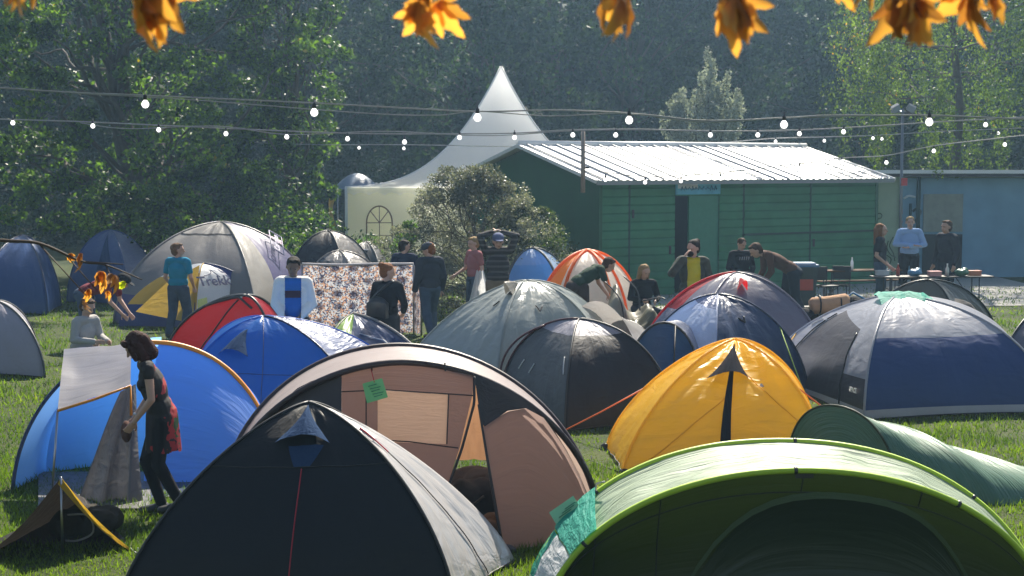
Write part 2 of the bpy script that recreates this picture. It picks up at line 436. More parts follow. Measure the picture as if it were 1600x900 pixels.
    # hair
    if hair:
        hb = MB()
        hb.ell(H(0, .036, .055), (.086 * sc, .1 * sc, .094 * sc), 16, 12, M=HM)
        hb.ell(H(0, .055, .0), (.083 * sc, .072 * sc, .1 * sc), 14, 10, M=HM)
        if hairstyle == 'short':
            hb.ell(H(0, -.025, .112), (.062 * sc, .05 * sc, .026 * sc), 10, 8, M=HM)
        if hairstyle == 'crop': hb = MB(); hb.ell(H(0, .02, .045), (.082 * sc, .098 * sc, .091 * sc), 16, 12, M=HM)
        if hairstyle == 'bob':
            for sx in (-1, 1): cap(hb, H(sx * .065, .01, .03), H(sx * .082, .0, -.12), .05 * sc, .045 * sc)
            cap(hb, H(0, .07, .02), H(0, .075, -.11), .085 * sc, .075 * sc); cap(hb, H(-.05, -.062, .09), H(.05, -.062, .09), .035 * sc, .035 * sc)
            cap(hb, H(-.07, -.04, .03), H(-.085, -.055, -.07), .033 * sc, .03 * sc); cap(hb, H(.07, -.04, .03), H(.085, -.055, -.07), .033 * sc, .03 * sc)
        if hairstyle == 'long':
            for sx in (-1, 1): cap(hb, H(sx * .07, .02, .02), H(sx * .095, .02, -.2), .042 * sc, .035 * sc)
            cap(hb, H(0, .07, .02), H(0, .1, -.27), .085 * sc, .05 * sc)
        if hairstyle == 'ponytail': cap(hb, H(0, .11, .03), H(0, .19, -.2), .05 * sc, .05 * sc); cap(hb, H(0, .07, 0), H(.0, .12, -.1), .07 * sc, .05 * sc)
        if hairstyle == 'bun': hb.ell(H(.0, .12, .09), (.05 * sc, .05 * sc, .05 * sc), 10, 8)
        if hairstyle == 'curly':
            rr = random.Random(label)
            for _ in range(26): hb.ell(H(rr.uniform(-.09, .09), rr.uniform(-.04, .12), rr.uniform(-.03, .14)), [.034 * sc] * 3, 8, 6)
        for v_i in range(len(hb.v)):
            v = Vector(hb.v[v_i]); n_ = noise.noise(v * 22) * .010; hb.v[v_i] = tuple(v + (v - hd).normalized() * n_)
        remesh('hair', hb, voxel * .9, [hair], root, 1)
    if hat:
        hb = MB(); hb.ell(H(0, .012, .075), (.096 * sc, .115 * sc, .085 * sc), 16, 10, M=HM)
        hb.ell(H(0, -.11 if hat[1] == 'cap' else .0, .062), ((.07 if hat[1] == 'cap' else .15) * sc, (.09 if hat[1] == 'cap' else .17) * sc, .012 * sc), 14, 8, M=HM)
        remesh('hat', hb, voxel * .8, [hat[0]], root, 1)
    def torso(mb, g, long=.0, sleeve=None, sg=.018, loose=1.0):
        ellax(mb, J['pelvis'] + (J['pelvis'] - J['chest']).normalized() * (.06 + long) * sc, J['pelvis'].lerp(J['chest'], .7), hs, (.165 * q + g) * sc, (.108 + g) * sc, 1.05)
        ellax(mb, J['pelvis'].lerp(J['chest'], .15), J['neck'] - up * .015 * sc, side, (.168 * q + g) * sc, (.108 + g) * sc, 1.02)
        cap(mb, J['ls'].lerp(J['neck'], .2), J['rs'].lerp(J['neck'], .2), (.064 + g) * sc, (.064 + g) * sc)
        if fem:
            for sx in (-1, 1): mb.ell(J['chest'] + side * sx * .07 * sc + side.cross(up) * .085 * sc, [.062 * sc] * 3, 10, 8)
        for L in 'lr':
            s_, e_, w_ = J[L + 's'], J[L + 'e'], J[L + 'w']
            if sleeve == 'long':
                cap(mb, s_, e_, (.05 + sg) * sc, (.04 + sg) * sc); cap(mb, e_, e_.lerp(w_, .9), (.04 + sg) * sc, (.03 + sg) * sc)
            elif sleeve == 'short': cap(mb, s_, s_.lerp(e_, .6), (.05 + sg) * sc, (.045 + sg) * sc)
            elif sleeve == 'cap': cap(mb, s_, s_.lerp(e_, .15), (.05 + sg) * sc, (.045 + sg) * sc)
    def crumple(mb, a=.012, f=7):
        for i in range(len(mb.v)):
            v = Vector(mb.v[i]); mb.v[i] = tuple(v + noise.noise_vector(v * f + V(px * .1, 0, 0)) * a)
    if legs:
        lb = MB(); ellax(lb, J['pelvis'] + (J['pelvis'] - J['chest']).normalized() * .13 * sc, J['pelvis'].lerp(J['chest'], .3), hs, .172 * sc * q, .12 * sc, 1.1)
        for L in 'lr':
            fit = .012 if legs[1] == 'tight' else .026
            cap(lb, J[L + 'h'], J[L + 'k'], (.082 * q + fit) * sc, (.054 * q + fit) * sc)
            cap(lb, J[L + 'k'], J[L + 'a'].lerp(J[L + 'k'], .03 if legs[1] != 'shorts' else .75), (.055 * q + fit) * sc, (.04 + fit) * sc)
        crumple(lb, .008 if legs[1] != 'tight' else .002); remesh('trousers' if legs[1] != 'tight' else 'tights', lb, voxel, [legs[0]], root, 1)
    if top:
        tb = MB(); torso(tb, .014, 0, sleeves, .016)
        if skirt:
            P0 = J['pelvis']; ellax(tb, P0 + V(0, 0, .12 * sc), P0 + V(0, 0, -skirt * .6 * sc), hs, .185 * sc * q, .14 * sc, 1.1); cap(tb, P0, P0 + V(0, .01, -skirt * 1.05) * sc, .15 * sc, .185 * sc)
        crumple(tb, .009)
        # cut hem flat for a skirt
        o = remesh('dress' if skirt else 'shirt', tb, voxel, [top], root, 1)
        if skirt:
            bm = bmesh.new(); bm.from_mesh(o.data); zc = J['pelvis'].z - skirt * sc
            bmesh.ops.delete(bm, geom=[v for v in bm.verts if v.co.z < zc + .012 * math.sin(v.co.x * 60)], context='VERTS'); bm.to_mesh(o.data); bm.free()
    if jacket:
        jb = MB(); torso(jb, .024, .06, 'long', .024); crumple(jb, .014)
        if openfront:
            o = remesh('jacket', jb, voxel, [jacket], root, 1)
            bm = bmesh.new(); bm.from_mesh(o.data); kill = [v for v in bm.verts if abs(v.co.x - J['chest'].x) < .095 * sc and v.co.y < J['chest'].y - .05 * sc and v.co.z < J['neck'].z + .03 * sc]
            bmesh.ops.delete(bm, geom=kill, context='VERTS'); bm.to_mesh(o.data); bm.free()
        else: remesh('jacket', jb, voxel, [jacket], root, 1)
    if shoes:
        for L in 'lr':
            s_ = MB(); a = J[L + 'a']; toe = V(a.x + (.02 if L == 'r' else -.02) * sc, a.y - .17 * sc, max(.035 * sc, a.z - .055 * sc))
            cap(s_, a - V(0, -.025, .03) * sc, toe, .05 * sc, .042 * sc); cap(s_, a, a - V(0, 0, .04 * sc), .045 * sc, .05 * sc)
            remesh('shoe', s_, voxel, [shoes], root, 1)
    return root, J, sc

# ------------------------------------------------------------------ world, sun, camera
SUN_EL = 45; SUN_AZ = 12           # azimuth from straight ahead (+Y) towards +X
w = bpy.data.worlds.new('World'); scene.world = w; w.use_nodes = True
nt = w.node_tree; bg = nt.nodes['Background']; sky = nt.nodes.new('ShaderNodeTexSky'); sky.sky_type = 'NISHITA'; sky.sun_disc = False
sky.sun_elevation = R(SUN_EL); sky.sun_rotation = R(SUN_AZ); sky.air_density = 1.2; sky.dust_density = 1.5
nt.links.new(sky.outputs[0], bg.inputs[0]); bg.inputs[1].default_value = .06
sl = bpy.data.lights.new('sun', 'SUN'); sl.energy = 5; sl.angle = R(.53); sl.color = (1, .92, .78)
so = bpy.data.objects.new('sun', sl); COL.objects.link(so); so.location = (0, 0, 40)
sd = V(math.sin(R(SUN_AZ)) * math.cos(R(SUN_EL)), math.cos(R(SUN_AZ)) * math.cos(R(SUN_EL)), math.sin(R(SUN_EL)))
so.rotation_euler = sd.to_track_quat('Z', 'Y').to_euler()
cd = bpy.data.cameras.new('camera'); cam = bpy.data.objects.new('camera', cd); COL.objects.link(cam); scene.camera = cam
cam.location = CAM; cam.rotation_euler = (pi / 2 - PITCH, 0, 0); cd.lens = 54; cd.sensor_width = 36; cd.clip_end = 500; cd.clip_start = .05
cd.dof.use_dof = True; cd.dof.focus_distance = 16; cd.dof.aperture_fstop = 7.5
vs = scene.view_settings; vs.view_transform = 'Standard'; vs.look = 'None'; vs.exposure = 1.12; vs.gamma = 1
cy = scene.cycles; cy.max_bounces = 8; cy.transmission_bounces = 6; cy.transparent_max_bounces = 8; cy.diffuse_bounces = 4; cy.glossy_bounces = 3; cy.volume_bounces = 1
cy.use_denoising = True; cy.caustics_reflective = False; cy.sample_clamp_indirect = 6; cy.volume_step_rate = 4

# ------------------------------------------------------------------ ground
def groundmat():
    m, nt, out = newmat('lawn')
    b = N(nt, 'ShaderNodeBsdfPrincipled'); b.inputs['Roughness'].default_value = .9; b.inputs['Specular IOR Level'].default_value = .2
    tc = N(nt, 'ShaderNodeTexCoord'); a = N(nt, 'ShaderNodeTexNoise', Scale=.5, Detail=8.0, Roughness=.65); nt.links.new(tc.outputs['Object'], a.inputs['Vector'])
    c = N(nt, 'ShaderNodeTexNoise', Scale=30.0, Detail=4.0); nt.links.new(tc.outputs['Object'], c.inputs['Vector'])
    cr = N(nt, 'ShaderNodeValToRGB'); cr.color_ramp.elements[0].position = .35; cr.color_ramp.elements[0].color = (.035, .06, .012, 1)
    cr.color_ramp.elements[1].position = .68; cr.color_ramp.elements[1].color = (.11, .14, .03, 1)
    nt.links.new(a.outputs['Fac'], cr.inputs[0])
    e_ = cr.color_ramp.elements.new(.82); e_.color = (.12, .085, .05, 1)
    mx = N(nt, 'ShaderNodeMixRGB', blend_type='MULTIPLY'); mx.inputs[0].default_value = .8
    nt.links.new(cr.outputs[0], mx.inputs[1]); nt.links.new(c.outputs['Fac'], mx.inputs[2]); nt.links.new(mx.outputs[0], b.inputs[0])
    bp = N(nt, 'ShaderNodeBump', Strength=.8, Distance=.04); nt.links.new(c.outputs['Fac'], bp.inputs['Height']); nt.links.new(bp.outputs[0], b.inputs['Normal'])
    nt.links.new(b.outputs[0], out.inputs[0]); return m
mb = MB(); mb.face([(-300, -60, 0), (300, -60, 0), (300, 400, 0), (-300, 400, 0)]); tag(mb.build('ground', groundmat(), smooth=False), kind='structure')

def fastmesh(name, verts, nper):
    """verts (n*nper,3): n separate polygons of nper corners"""
    me = bpy.data.meshes.new(name); n = len(verts) // nper
    me.vertices.add(len(verts)); me.vertices.foreach_set('co', verts.astype(np.float32).ravel())
    me.loops.add(len(verts)); me.loops.foreach_set('vertex_index', np.arange(len(verts), dtype=np.int32))
    me.polygons.add(n); me.polygons.foreach_set('loop_start', np.arange(0, len(verts), nper, dtype=np.int32))
    me.polygons.foreach_set('loop_total', np.full(n, nper, dtype=np.int32)); me.update(calc_edges=True); return me
# grass blades where lawn shows between the tents
def grass():
    n = 230000; y = 1 / rng.uniform(1 / 40, 1 / 8.5, n); x = rng.uniform(-1, 1, n) * (y * .36 + .5)
    hh = .05 * rng.uniform(.4, 1.6, n) * (1 + .5 * np.sin(x * 2.1) * np.sin(y * 1.7)); a = rng.uniform(0, 2 * pi, n); wd = rng.uniform(.003, .006, n) * (1 + (y - 8) * .1)
    keep = (np.sin(x * 1.3 + 1.2 * np.sin(y * .9)) * np.sin(y * .8 + np.sin(x * .7)) + .35 * np.sin(x * 4.1 + y * 3.3)) < rng.uniform(.35, 1.1, n)
    hh = np.where(keep, hh, hh * .25)
    lean = rng.normal(0, .4, (n, 2)) * hh[:, None]; tri = np.zeros((n, 3, 3))
    tri[:, 0] = np.c_[x - wd * np.cos(a), y - wd * np.sin(a), np.full(n, -.005)]
    tri[:, 1] = np.c_[x + wd * np.cos(a), y + wd * np.sin(a), np.full(n, -.005)]
    tri[:, 2] = np.c_[x + lean[:, 0], y + lean[:, 1], hh]; parts = [tri.reshape(-1, 3)]
    me = fastmesh('grass', np.concatenate(parts), 3)
    tag(link('grass', me, None, [leafmat('grass_blade', (.045, .08, .012), (.17, .23, .03), .45, .5, (.35, .3, .1))], False), 'short green lawn grass showing between the tents', 'grass', kind='stuff')
grass()

# ------------------------------------------------------------------ trees
BARK = simple('bark', (.09, .075, .06), .9, var=.4, scale=6, bump=.8, bscale=14)
LEAFA = leafmat('leaf_green', (.008, .02, .007), (.12, .2, .03), .5, .5, (.22, .16, .03))
LEAFN = leafmat('leaf_bush_dark', (.03, .045, .02), (.08, .1, .045), .4, .5)
LEAFB = leafmat('leaf_dark', (.009, .02, .012), (.03, .05, .024), .35, .7)
LEAFM = leafmat('leaf_mid', (.012, .026, .018), (.055, .09, .045), .5, .6)
LEAFC = leafmat('leaf_birch', (.035, .06, .015), (.14, .19, .035), .5, .5, (.4, .2, .05))
LEAFD = leafmat('leaf_silver', (.16, .18, .15), (.42, .44, .38), .4, .5, tint=(1.2, 1.3, .9))
LEAFE = leafmat('leaf_hedge', (.07, .075, .055), (.34, .34, .27), .35, .5, tint=(1.4, 1.5, .9))
def leafcloud(clumps, per, size, shape=(1, 1, 1), aspect=.55, droop=0.0, r_=None):
    """clumps: (x,y,z,r); leaves are folded pointed quads"""
    g = r_ or rng; C = np.array(clumps); n = len(C) * per
    idx = np.repeat(np.arange(len(C)), per)
    d = g.normal(0, 1, (n, 3)); d /= np.linalg.norm(d, axis=1)[:, None]; rad = g.uniform(.15, 1, n) ** .55
    pos = C[idx, :3] + d * (rad * C[idx, 3])[:, None] * np.array(shape)
    s = size * g.uniform(.6, 1.35, n)
    a = g.normal(0, 1, (n, 3)); a[:, 2] -= droop; a /= np.linalg.norm(a, axis=1)[:, None]
    b = np.cross(a, g.normal(0, 1, (n, 3))); b /= np.linalg.norm(b, axis=1)[:, None]; nn = np.cross(a, b)
    q = np.zeros((n, 4, 3)); s = s[:, None]
    q[:, 0] = pos - a * s * .5; q[:, 1] = pos + b * s * aspect * .5 + nn * s * .08; q[:, 2] = pos + a * s * .5; q[:, 3] = pos - b * s * aspect * .5 + nn * s * .08
    return q.reshape(-1, 3)
def limb(mb, a, b, r0, r1, wob=.12, rr=random):
    a = Vector(a); b = Vector(b); L = (b - a).length
    pts = [a]
    for k in range(1, 5): pts.append(a.lerp(b, k / 5) + V(rr.uniform(-1, 1), rr.uniform(-1, 1), rr.uniform(-.3, 1)) * wob * L * .5)
    pts.append(b); pts = smoothpts(pts, 3)
    mb.tube(pts, [lerp(r0, r1, i / (len(pts) - 1)) for i in range(len(pts))], 7); return pts
def make_tree(name, label, cat, loc, H, W, base, nclump, per, leaf, mat, seed, r0=.28, group=None, cr=(.7, 1.25), shape='round', limbs=26, droop=.3, kind=None, depth=1.0, trunks=1, twigs=False):
    rr = random.Random(seed); g = np.random.default_rng(seed)
    root = thing(name, label, cat, loc, group)
    cl = []
    ph = [rr.uniform(0, 6.28) for _ in range(4)]
    while len(cl) < nclump:
        u = rr.random(); z = base + (H - base) * u; a = rr.uniform(0, 2 * pi)
        if shape == 'round': pr = math.sin(pi * min(1, .12 + u * .84)) ** .55
        elif shape == 'cone': pr = (1 - u) ** .75 * .95 + .08
        elif shape == 'column': pr = math.sin(pi * (.15 + u * .8)) ** .5
        elif shape == 'bush': pr = max(.1, (1 - u ** 2.6)) ** .5
        pr *= 1 + .2 * math.sin(a * 3 + ph[0] + z) + .13 * math.sin(a * 5 + ph[1] - z * 2)
        q = rr.random() ** .42; c_ = rr.uniform(*cr)
        x = math.cos(a) * W * pr * q; y = math.sin(a) * W * pr * q * depth
        cl.append((x, y, z, c_ * (1 if u < .85 else .7)))
    tb = MB()
    for tk in range(trunks):
        top = V(rr.uniform(-.5, .5) * (trunks > 1) * 3, rr.uniform(-.4, .4), base + (H - base) * .72)
        tp = limb(tb, V((tk - (trunks - 1) / 2) * .3, 0, -.1), top, r0, r0 * .25, .07, rr)
        for c in rr.sample(cl, min(limbs // trunks, len(cl))):
            k = min(len(tp) - 2, max(2, int(len(tp) * rr.uniform(.25, .95) * min(1, c[2] / top.z))))
            limb(tb, tp[k], V(c[0], c[1], c[2]), r0 * .3 * (1 - k / len(tp) * .6), .015, .2, rr)
    tb.build('trunk', BARK, root, world=False)
    me = fastmesh('crown', leafcloud(cl, per, leaf, (1, 1, .72), droop=droop, r_=g), 4); link('crown', me, root, [mat], False)
    return root
def copy_tree(o, loc, s, rz, label):
    r = o.copy(); COL.objects.link(r); r.location = loc; r.scale = s; r.rotation_euler = (0, 0, rz); r['label'] = label
    for ch in list(o.children):
        c = ch.copy(); COL.objects.link(c); c.parent = r
    return r
GB = 'dark trees of the hazy wood behind the festival field'
big = [make_tree('forest_tree', 'tall dark tree of the hazy wood straight behind the pagoda peak', 'tree', (-1.5, 66, 0), 17, 5.2, 1.5, 130, 190, .25, LEAFM, 11, .3, GB, (.7, 1.5)),
       make_tree('forest_tree', 'tall dark tree of the hazy wood left of the pagoda tent', 'tree', (-9, 69, 0), 18, 5.5, 1.0, 150, 200, .22, LEAFB, 12, .3, GB, (.8, 1.6)),
       make_tree('forest_tree', 'tall dark tree of the hazy wood right of the pale fruit tree', 'tree', (15.5, 68, 0), 17, 5.4, 1.0, 130, 190, .25, LEAFM, 13, .3, GB, (.7, 1.5))]
spots = [(5.5, 68, 'between the pagoda peak and the pale fruit tree'), (10.5, 73, 'directly behind the pale fruit tree'), (21, 67, 'behind the weeping birch'), (-15, 66, 'behind the big oak on the left'), (-21, 70, 'at the left edge of the view'),
         (-5.5, 75, 'second row, left of the pagoda peak'), (2, 77, 'second row, above the green shed ridge'), (18, 78, 'second row, left of the weeping birch'), (26, 74, 'at the right edge of the view'), (-12.5, 77, 'second row, beside the big oak'), (-27, 74, 'farthest left beyond the oak')]
for i, (x, y, t) in enumerate(spots):
    s_ = .9 + random.random() * .25; copy_tree(big[i % 3], (x, y, 0), (s_, s_, s_ * .98), random.uniform(0, 6), 'tall dark tree of the hazy wood ' + t)
# the rest of the wood: one mass far behind
cl = []
for i in range(1900):
    x = random.uniform(-48, 52); y = random.uniform(82, 98); cl.append((x, y, random.uniform(0, 21), random.uniform(1.6, 2.8)))
me = fastmesh('wood', leafcloud(cl, 80, .62, (1, 1, .8)), 4)
tag(link('wood', me, None, [LEAFB], False), 'deep dark wood closing the view behind the nearer trees', 'wood', kind='stuff')

mb = MB(); P = []
for j in range(13):
    P.append([V(lerp(-130, 130, i / 40), 100 + j * 8, max(-.5, 26 * (j / 12) ** .6 + 3 * noise.noise(V(i * .4, j * .5, 0)) - (1 if j == 0 else 0))) for i in range(41)])
mb.grid(P); tag(mb.build('backdrop_slope', simple('backdrop_dark', (.02, .035, .02), .95, var=.5, scale=.6)), kind='structure')  # added dark slope, closes bright sky gaps behind the wood
# understorey hedge behind shed and marquee
for i, (x, y, W, H, t) in enumerate([(-16, 58, 4, 4.5, 'at the far left under the oak'), (-7, 60, 4, 4.0, 'left of the white pagoda'), (1, 62, 4.5, 5, 'behind the white pagoda'), (9, 61, 4, 5.2, 'behind the ridge of the green shed'), (17, 60, 4.5, 5, 'behind the mural hut'), (25, 60, 4.5, 5, 'at the far right behind the hut')]):
    make_tree('undergrowth_shrub', 'dark leafy undergrowth shrub ' + t, 'shrub', (x, y, 0), H, W, .1, 50, 160, .17, LEAFB, 40 + i, .08, 'undergrowth shrubs along the wood edge', (.7, 1.1), 'bush', limbs=8)

make_tree('oak_tree', 'big spreading green oak with dark limbs above the left tents', 'tree', tuple(gx(215, 43)), 13.5, 4.9, 1.4, 230, 190, .16, LEAFA, 21, .3, None, (.35, .8), 'round', limbs=60, trunks=2)
make_tree('oak_tree', 'narrower sunlit oak growing left of the pagoda tent', 'tree', tuple(gx(450, 45)), 12.5, 1.75, .5, 130, 170, .15, LEAFA, 22, .16, None, (.28, .6), 'column', limbs=34)
make_tree('leafy_bush', 'low green bush behind the grey dome tent under the oak', 'bush', tuple(gx(330, 40)), 3.0, 3.9, .2, 90, 170, .12, LEAFA, 23, .08, None, (.35, .65), 'bush', limbs=14)
def fruit():
    loc = gx(1103, 54); root = thing('fruit_tree', 'pale silvery fruit tree rising behind the green shed', 'tree', loc); rr = random.Random(24); tb = MB(); cl = []
    limb(tb, V(0, 0, -.1), V(0, 0, 2.4), .14, .09, .05, rr)
    for k in range(34):
        a = rr.uniform(0, 2 * pi); q = rr.random() ** .6; x = math.cos(a) * 1.6 * q; y = math.sin(a) * 1.3 * q; zt = (6.9 - 1.9 * q ** 1.5) * rr.uniform(.9, 1.0) if k else 7.25
        if k == 0: x = y = 0
        limb(tb, V(0, 0, 2.2), V(x, y, zt - .2), .04, .01, .06, rr); z = 2.3
        while z < zt: g = (zt - z) / (zt - 2.3); cl.append((x * (1 - .5 * g) + rr.uniform(-.07, .07), y * (1 - .5 * g) + rr.uniform(-.07, .07), z, .12 + .2 * g ** .5)); z += .2
    tb.build('trunk', BARK, root, world=False); link('crown', fastmesh('crown', leafcloud(cl, 42, .12, (1, 1, 1.2), droop=-.8), 4), root, [LEAFD], False)
fruit()
make_tree('hedge_bush', 'round grey-green bush in front of the white pagoda tent', 'bush', tuple(gx(742, 34.5)), 3.05, 1.95, .1, 200, 220, .06, LEAFE, 25, .04, None, (.18, .46), 'bush', limbs=50)
make_tree('hedge_bush', 'darker low bush beside the gable of the green shed', 'bush', tuple(gx(822, 34.6)), 2.2, 1.15, .1, 90, 230, .06, LEAFN, 26, .04, None, (.2, .36), 'bush', limbs=20)
make_tree('hedge_sapling', 'small bright green sprig in front of the pagoda arch window', 'bush', tuple(gx(632, 33.0)), 1.9, .5, .1, 26, 130, .06, LEAFA, 27, .03, None, (.16, .28), 'bush', limbs=12)
# bare twigs standing above the round bush
def birch():
    root = thing('birch_tree', 'weeping birch with hanging green strands above the mural hut', 'tree', tuple(gx(1440, 46)))
    rr = random.Random(5); tb = MB(); o = root.location
    tp = limb(tb, V(.8, 0, -.1), V(1.0, 0, 12), .17, .05, .03, rr); cl = []
    for k in range(120):
        a = rr.uniform(0, 2 * pi); q = rr.random() ** .5; rad = 3.6 * q; zt = rr.uniform(6.2, 13) - q * 1.6
        x = .8 + math.cos(a) * rad; y = math.sin(a) * rad
        if k % 3 == 0: limb(tb, tp[min(len(tp) - 1, int(len(tp) * min(.98, max(.3, zt / 13))))], (x, y, zt), .035, .01, .15, rr)
        L = rr.uniform(1.6, 4.4) * (.6 + .6 * q); L = min(L, zt - 2.6)
        for j in range(int(L / .28)): cl.append((x + rr.uniform(-.16, .16) + .25 * math.sin(j * .4 + k), y + rr.uniform(-.16, .16), zt - j * .28, .2 + .3 * rr.random() * math.sin(pi * min(1, j * .28 / L + .2))))
    tb.build('trunk', BARK, root, world=False)
    link('crown', fastmesh('crown', leafcloud(cl, 34, .085, (1, 1, 1.3), droop=1.5), 4), root, [LEAFC], False)
birch()

# ------------------------------------------------------------------ green shed
GREEN = simple('shed_green', (.028, .17, .075), .6, var=.5, scale=1.6, bump=.2, bscale=20)
GREEND = simple('shed_green_shaded', (.018, .1, .04), .6, var=.2, scale=2)  # darker copy of the wall green, gable's shade put into the colour
ROOFM = simple('roof_zinc', (.72, .73, .74), .38, .0, var=.06, scale=2)
ROOFR = simple('roof_rib', (.28, .29, .31), .4, .0, var=.1)
DARKIN = simple('dark_inside', (.012, .012, .014), .8)
def shed():
    O = at(935, 450, 36.4); O.z = 0; ex = V(.8485, .5292, 0); ey = V(-.5292, .8485, 0); rz = math.atan2(.5292, .8485)
    root = thing('green_shed', 'long green clapboard shed with a white ribbed metal roof', 'shed', O, None, rz)
    def lx(px):  # local x where pixel column meets the front wall
        d = ray(px, 400); d = V(d.x, d.y, 0); # O + a ex = t d
        a = (O.x * d.y - O.y * d.x) / -(ex.x * d.y - ex.y * d.x); return a
    L = lx(1368); Dp = 6.2; Hh = 2.84; Rg = 3.62
    def boards(mb, x0, x1, z0, z1, y=0.0, bh=.2, th=.03):
        n = max(1, round((z1 - z0) / bh)); b = (z1 - z0) / n
        for k in range(n):
            a = z0 + k * b; j = random.uniform(-.004, .004)
            c_ = a + b * .8
            mb.face([(x0, y - th + j, a), (x1, y - th - j, a), (x1, y - th - j, c_), (x0, y - th + j, c_)])
            mb.face([(x0, y - th + j, c_), (x1, y - th - j, c_), (x1, y, a + b), (x0, y, a + b)])
            mb.face([(x0, y, a), (x1, y, a), (x1, y - th - j, a), (x0, y - th + j, a)])
    xs = [lx(p) for p in (935, 982, 1053, 1076, 1122, 1160, 1264, 1368)]
    dz = 2.42
    # wall panels
    def panel(x0, x1, z0, z1, nm='wall'):
        mb = MB(); boards(mb, x0, x1, z0, z1); return mb.build(nm, GREEN, root, False, False)
    panel(xs[0], xs[1] - .03, 0, Hh); panel(xs[1] + .03, xs[2], 0, Hh); panel(xs[4], xs[5] - .03, 0, Hh)
    panel(xs[5] + .03, xs[6] - .03, 0, Hh, 'shutter'); panel(xs[6] + .03, xs[7], 0, Hh, 'shutter')
    panel(xs[2], xs[4], dz, Hh)
    # open doorway: dark interior, green door leaf
    mb = MB(); mb.box(((xs[2] + xs[4]) / 2, 1.2, dz / 2), (xs[4] - xs[2] - .02, .05, dz)); mb.build('doorway', DARKIN, root, False, False)
    mb = MB(); mb.box(((xs[3] + xs[4]) / 2, .03, dz / 2), (xs[4] - xs[3], .05, dz - .02)); d = mb.build('door', simple('door_green', (.04, .2, .12), .5, var=.15), root, False, False)
    mb = MB(); mb.tube([(xs[3] + .08, -.03, 1.05), (xs[3] + .08, -.03, 1.2)], .015); mb.build('handle', PEG, d, world=False)
    for x in (xs[1], xs[5], xs[6]):
        mb = MB(); mb.box((x, -.012, Hh / 2), (.05, .03, Hh)); mb.build('batten', simple('batten_green', (.012, .06, .035), .6), root, False, False)
    for x in (xs[0] + .03, xs[7] - .03): mb = MB(); mb.box((x, -.02, Hh / 2), (.09, .06, Hh)); mb.build('corner_post', GREEND, root, False, False)
    # horizontal ledge low on the right and hasps
    mb = MB(); mb.box(((xs[5] + xs[7]) / 2, -.05, 1.42), (xs[7] - xs[5], .05, .05)); mb.build('ledge', simple('batten_green', (0, 0, 0)), root, False, False)
    for x, z in ((xs[6] + .12, 1.15), (xs[2] - .15, 1.1), (xs[1] + .1, 2.0)): mb = MB(); mb.box((x, -.035, z), (.06, .03, .2)); mb.build('hasp', DARKTRIM, root, False, False)
    # gables and back
    for x, sx in ((0, -1), (L, 1)):
        mb = MB(); n = 22
        for k in range(n):
            z0, z1 = k * Rg / n, (k + 1) * Rg / n
            def hw(z): return Dp / 2 if z <= Hh else Dp / 2 * (Rg - z) / (Rg - Hh)
            a0, a1 = hw(z0), hw(min(z1, Rg - .001))
            mb.face([(x + sx * .014, Dp / 2 - a0, z0), (x + sx * .014, Dp / 2 + a0, z0), (x, Dp / 2 + a1, z1), (x, Dp / 2 - a1, z1)])
        mb.build('gable_wall', GREEND, root, False, False)
    mb = MB(); mb.face([(0, Dp, 0), (L, Dp, 0), (L, Dp, Hh), (0, Dp, Hh)]); mb.build('back_wall', GREEND, root, False, False)
    # roof: two ribbed slopes with fascia
    ov = .34; ol = .3; sl_ = (Rg - Hh) / (Dp / 2); th = .05
    for sgn in (-1, 1):
        def rp(x, d, up=0): return V(x, Dp / 2 + sgn * d, Rg + .06 - d * sl_ + up)
        D = Dp / 2 + ov; mb = MB(); x0, x1 = -ol, L + ol; nx = 46
        # corrugated sheet
        P = []
        for j in range(5):
            P.append([rp(x0 + (x1 - x0) * i / (nx * 4), D * j / 4, .012 * math.sin(i * pi / 2) + random.uniform(-.004, .004)) for i in range(nx * 4 + 1)])
        mb.grid(P, flip=sgn > 0); sheet = mb.build('roof', ROOFM, root, False, False)
        for i in range(22):
            x = x0 + (x1 - x0) * (i + .5) / 22; mb = MB(); a = rp(x, 0, .03); b_ = rp(x, D, .03)
            mb.tube([a, b_], .022, 4); mb.build('roof_rib', ROOFR, sheet, False, False)
        mb = MB(); e = rp((x0 + x1) / 2, D, -.06); mb.box((e.x, e.y, e.z), (x1 - x0, .03, .1)); mb.build('fascia', simple('fascia', (.25, .27, .27), .6), root, False, False)
        for x in (x0, x1):
            mb = MB(); a = rp(x, 0, -.03); b_ = rp(x, D, -.03); mb.tube([a, b_], .06, 4); mb.build('barge_board', WHITE, root, False, False)
    mb = MB(); mb.tube([(-ol, Dp / 2, Rg + .1), (L + ol, Dp / 2, Rg + .1)], .07, 6); mb.build('ridge_cap', ROOFM, root, world=False)
    # hand-painted sign over the door
    sx0, sx1 = lx(1053), lx(1122); sg = MB(); sg.box(((sx0 + sx1) / 2, -.05, 2.63), (sx1 - sx0, .03, .36))
    so_ = sg.build('sign', simple('sign_blue', (.1, .38, .52), .5, var=.5, scale=4), root, False, False)
    mb = MB(); mb.box((lerp(sx0, sx1, .26), -.068, 2.7), (.62, .004, .2)); mb.build('sign_cloud', simple('sign_cloud', (.55, .6, .62), .5, var=.2), so_, False, False)
    rr = random.Random(3)                       # illegible scrawl of brush strokes
    xx = sx0 + .15; k = 0
    while xx < sx1 - .15:
        mb = MB(); w_ = rr.uniform(.05, .09); h_ = rr.uniform(.06, .13); z = 2.6
        pts = [(xx, -.07, z - h_ / 2), (xx + w_ * .5, -.07, z + h_ / 2), (xx + w_, -.07, z - h_ * .3), (xx + w_ * 1.2, -.07, z)]
        mb.tube(smoothpts(pts, 3), .011, 4); mb.build('lettering', simple('sign_paint', (.03, .12, .2), .5), so_, world=False); xx += w_ + .045
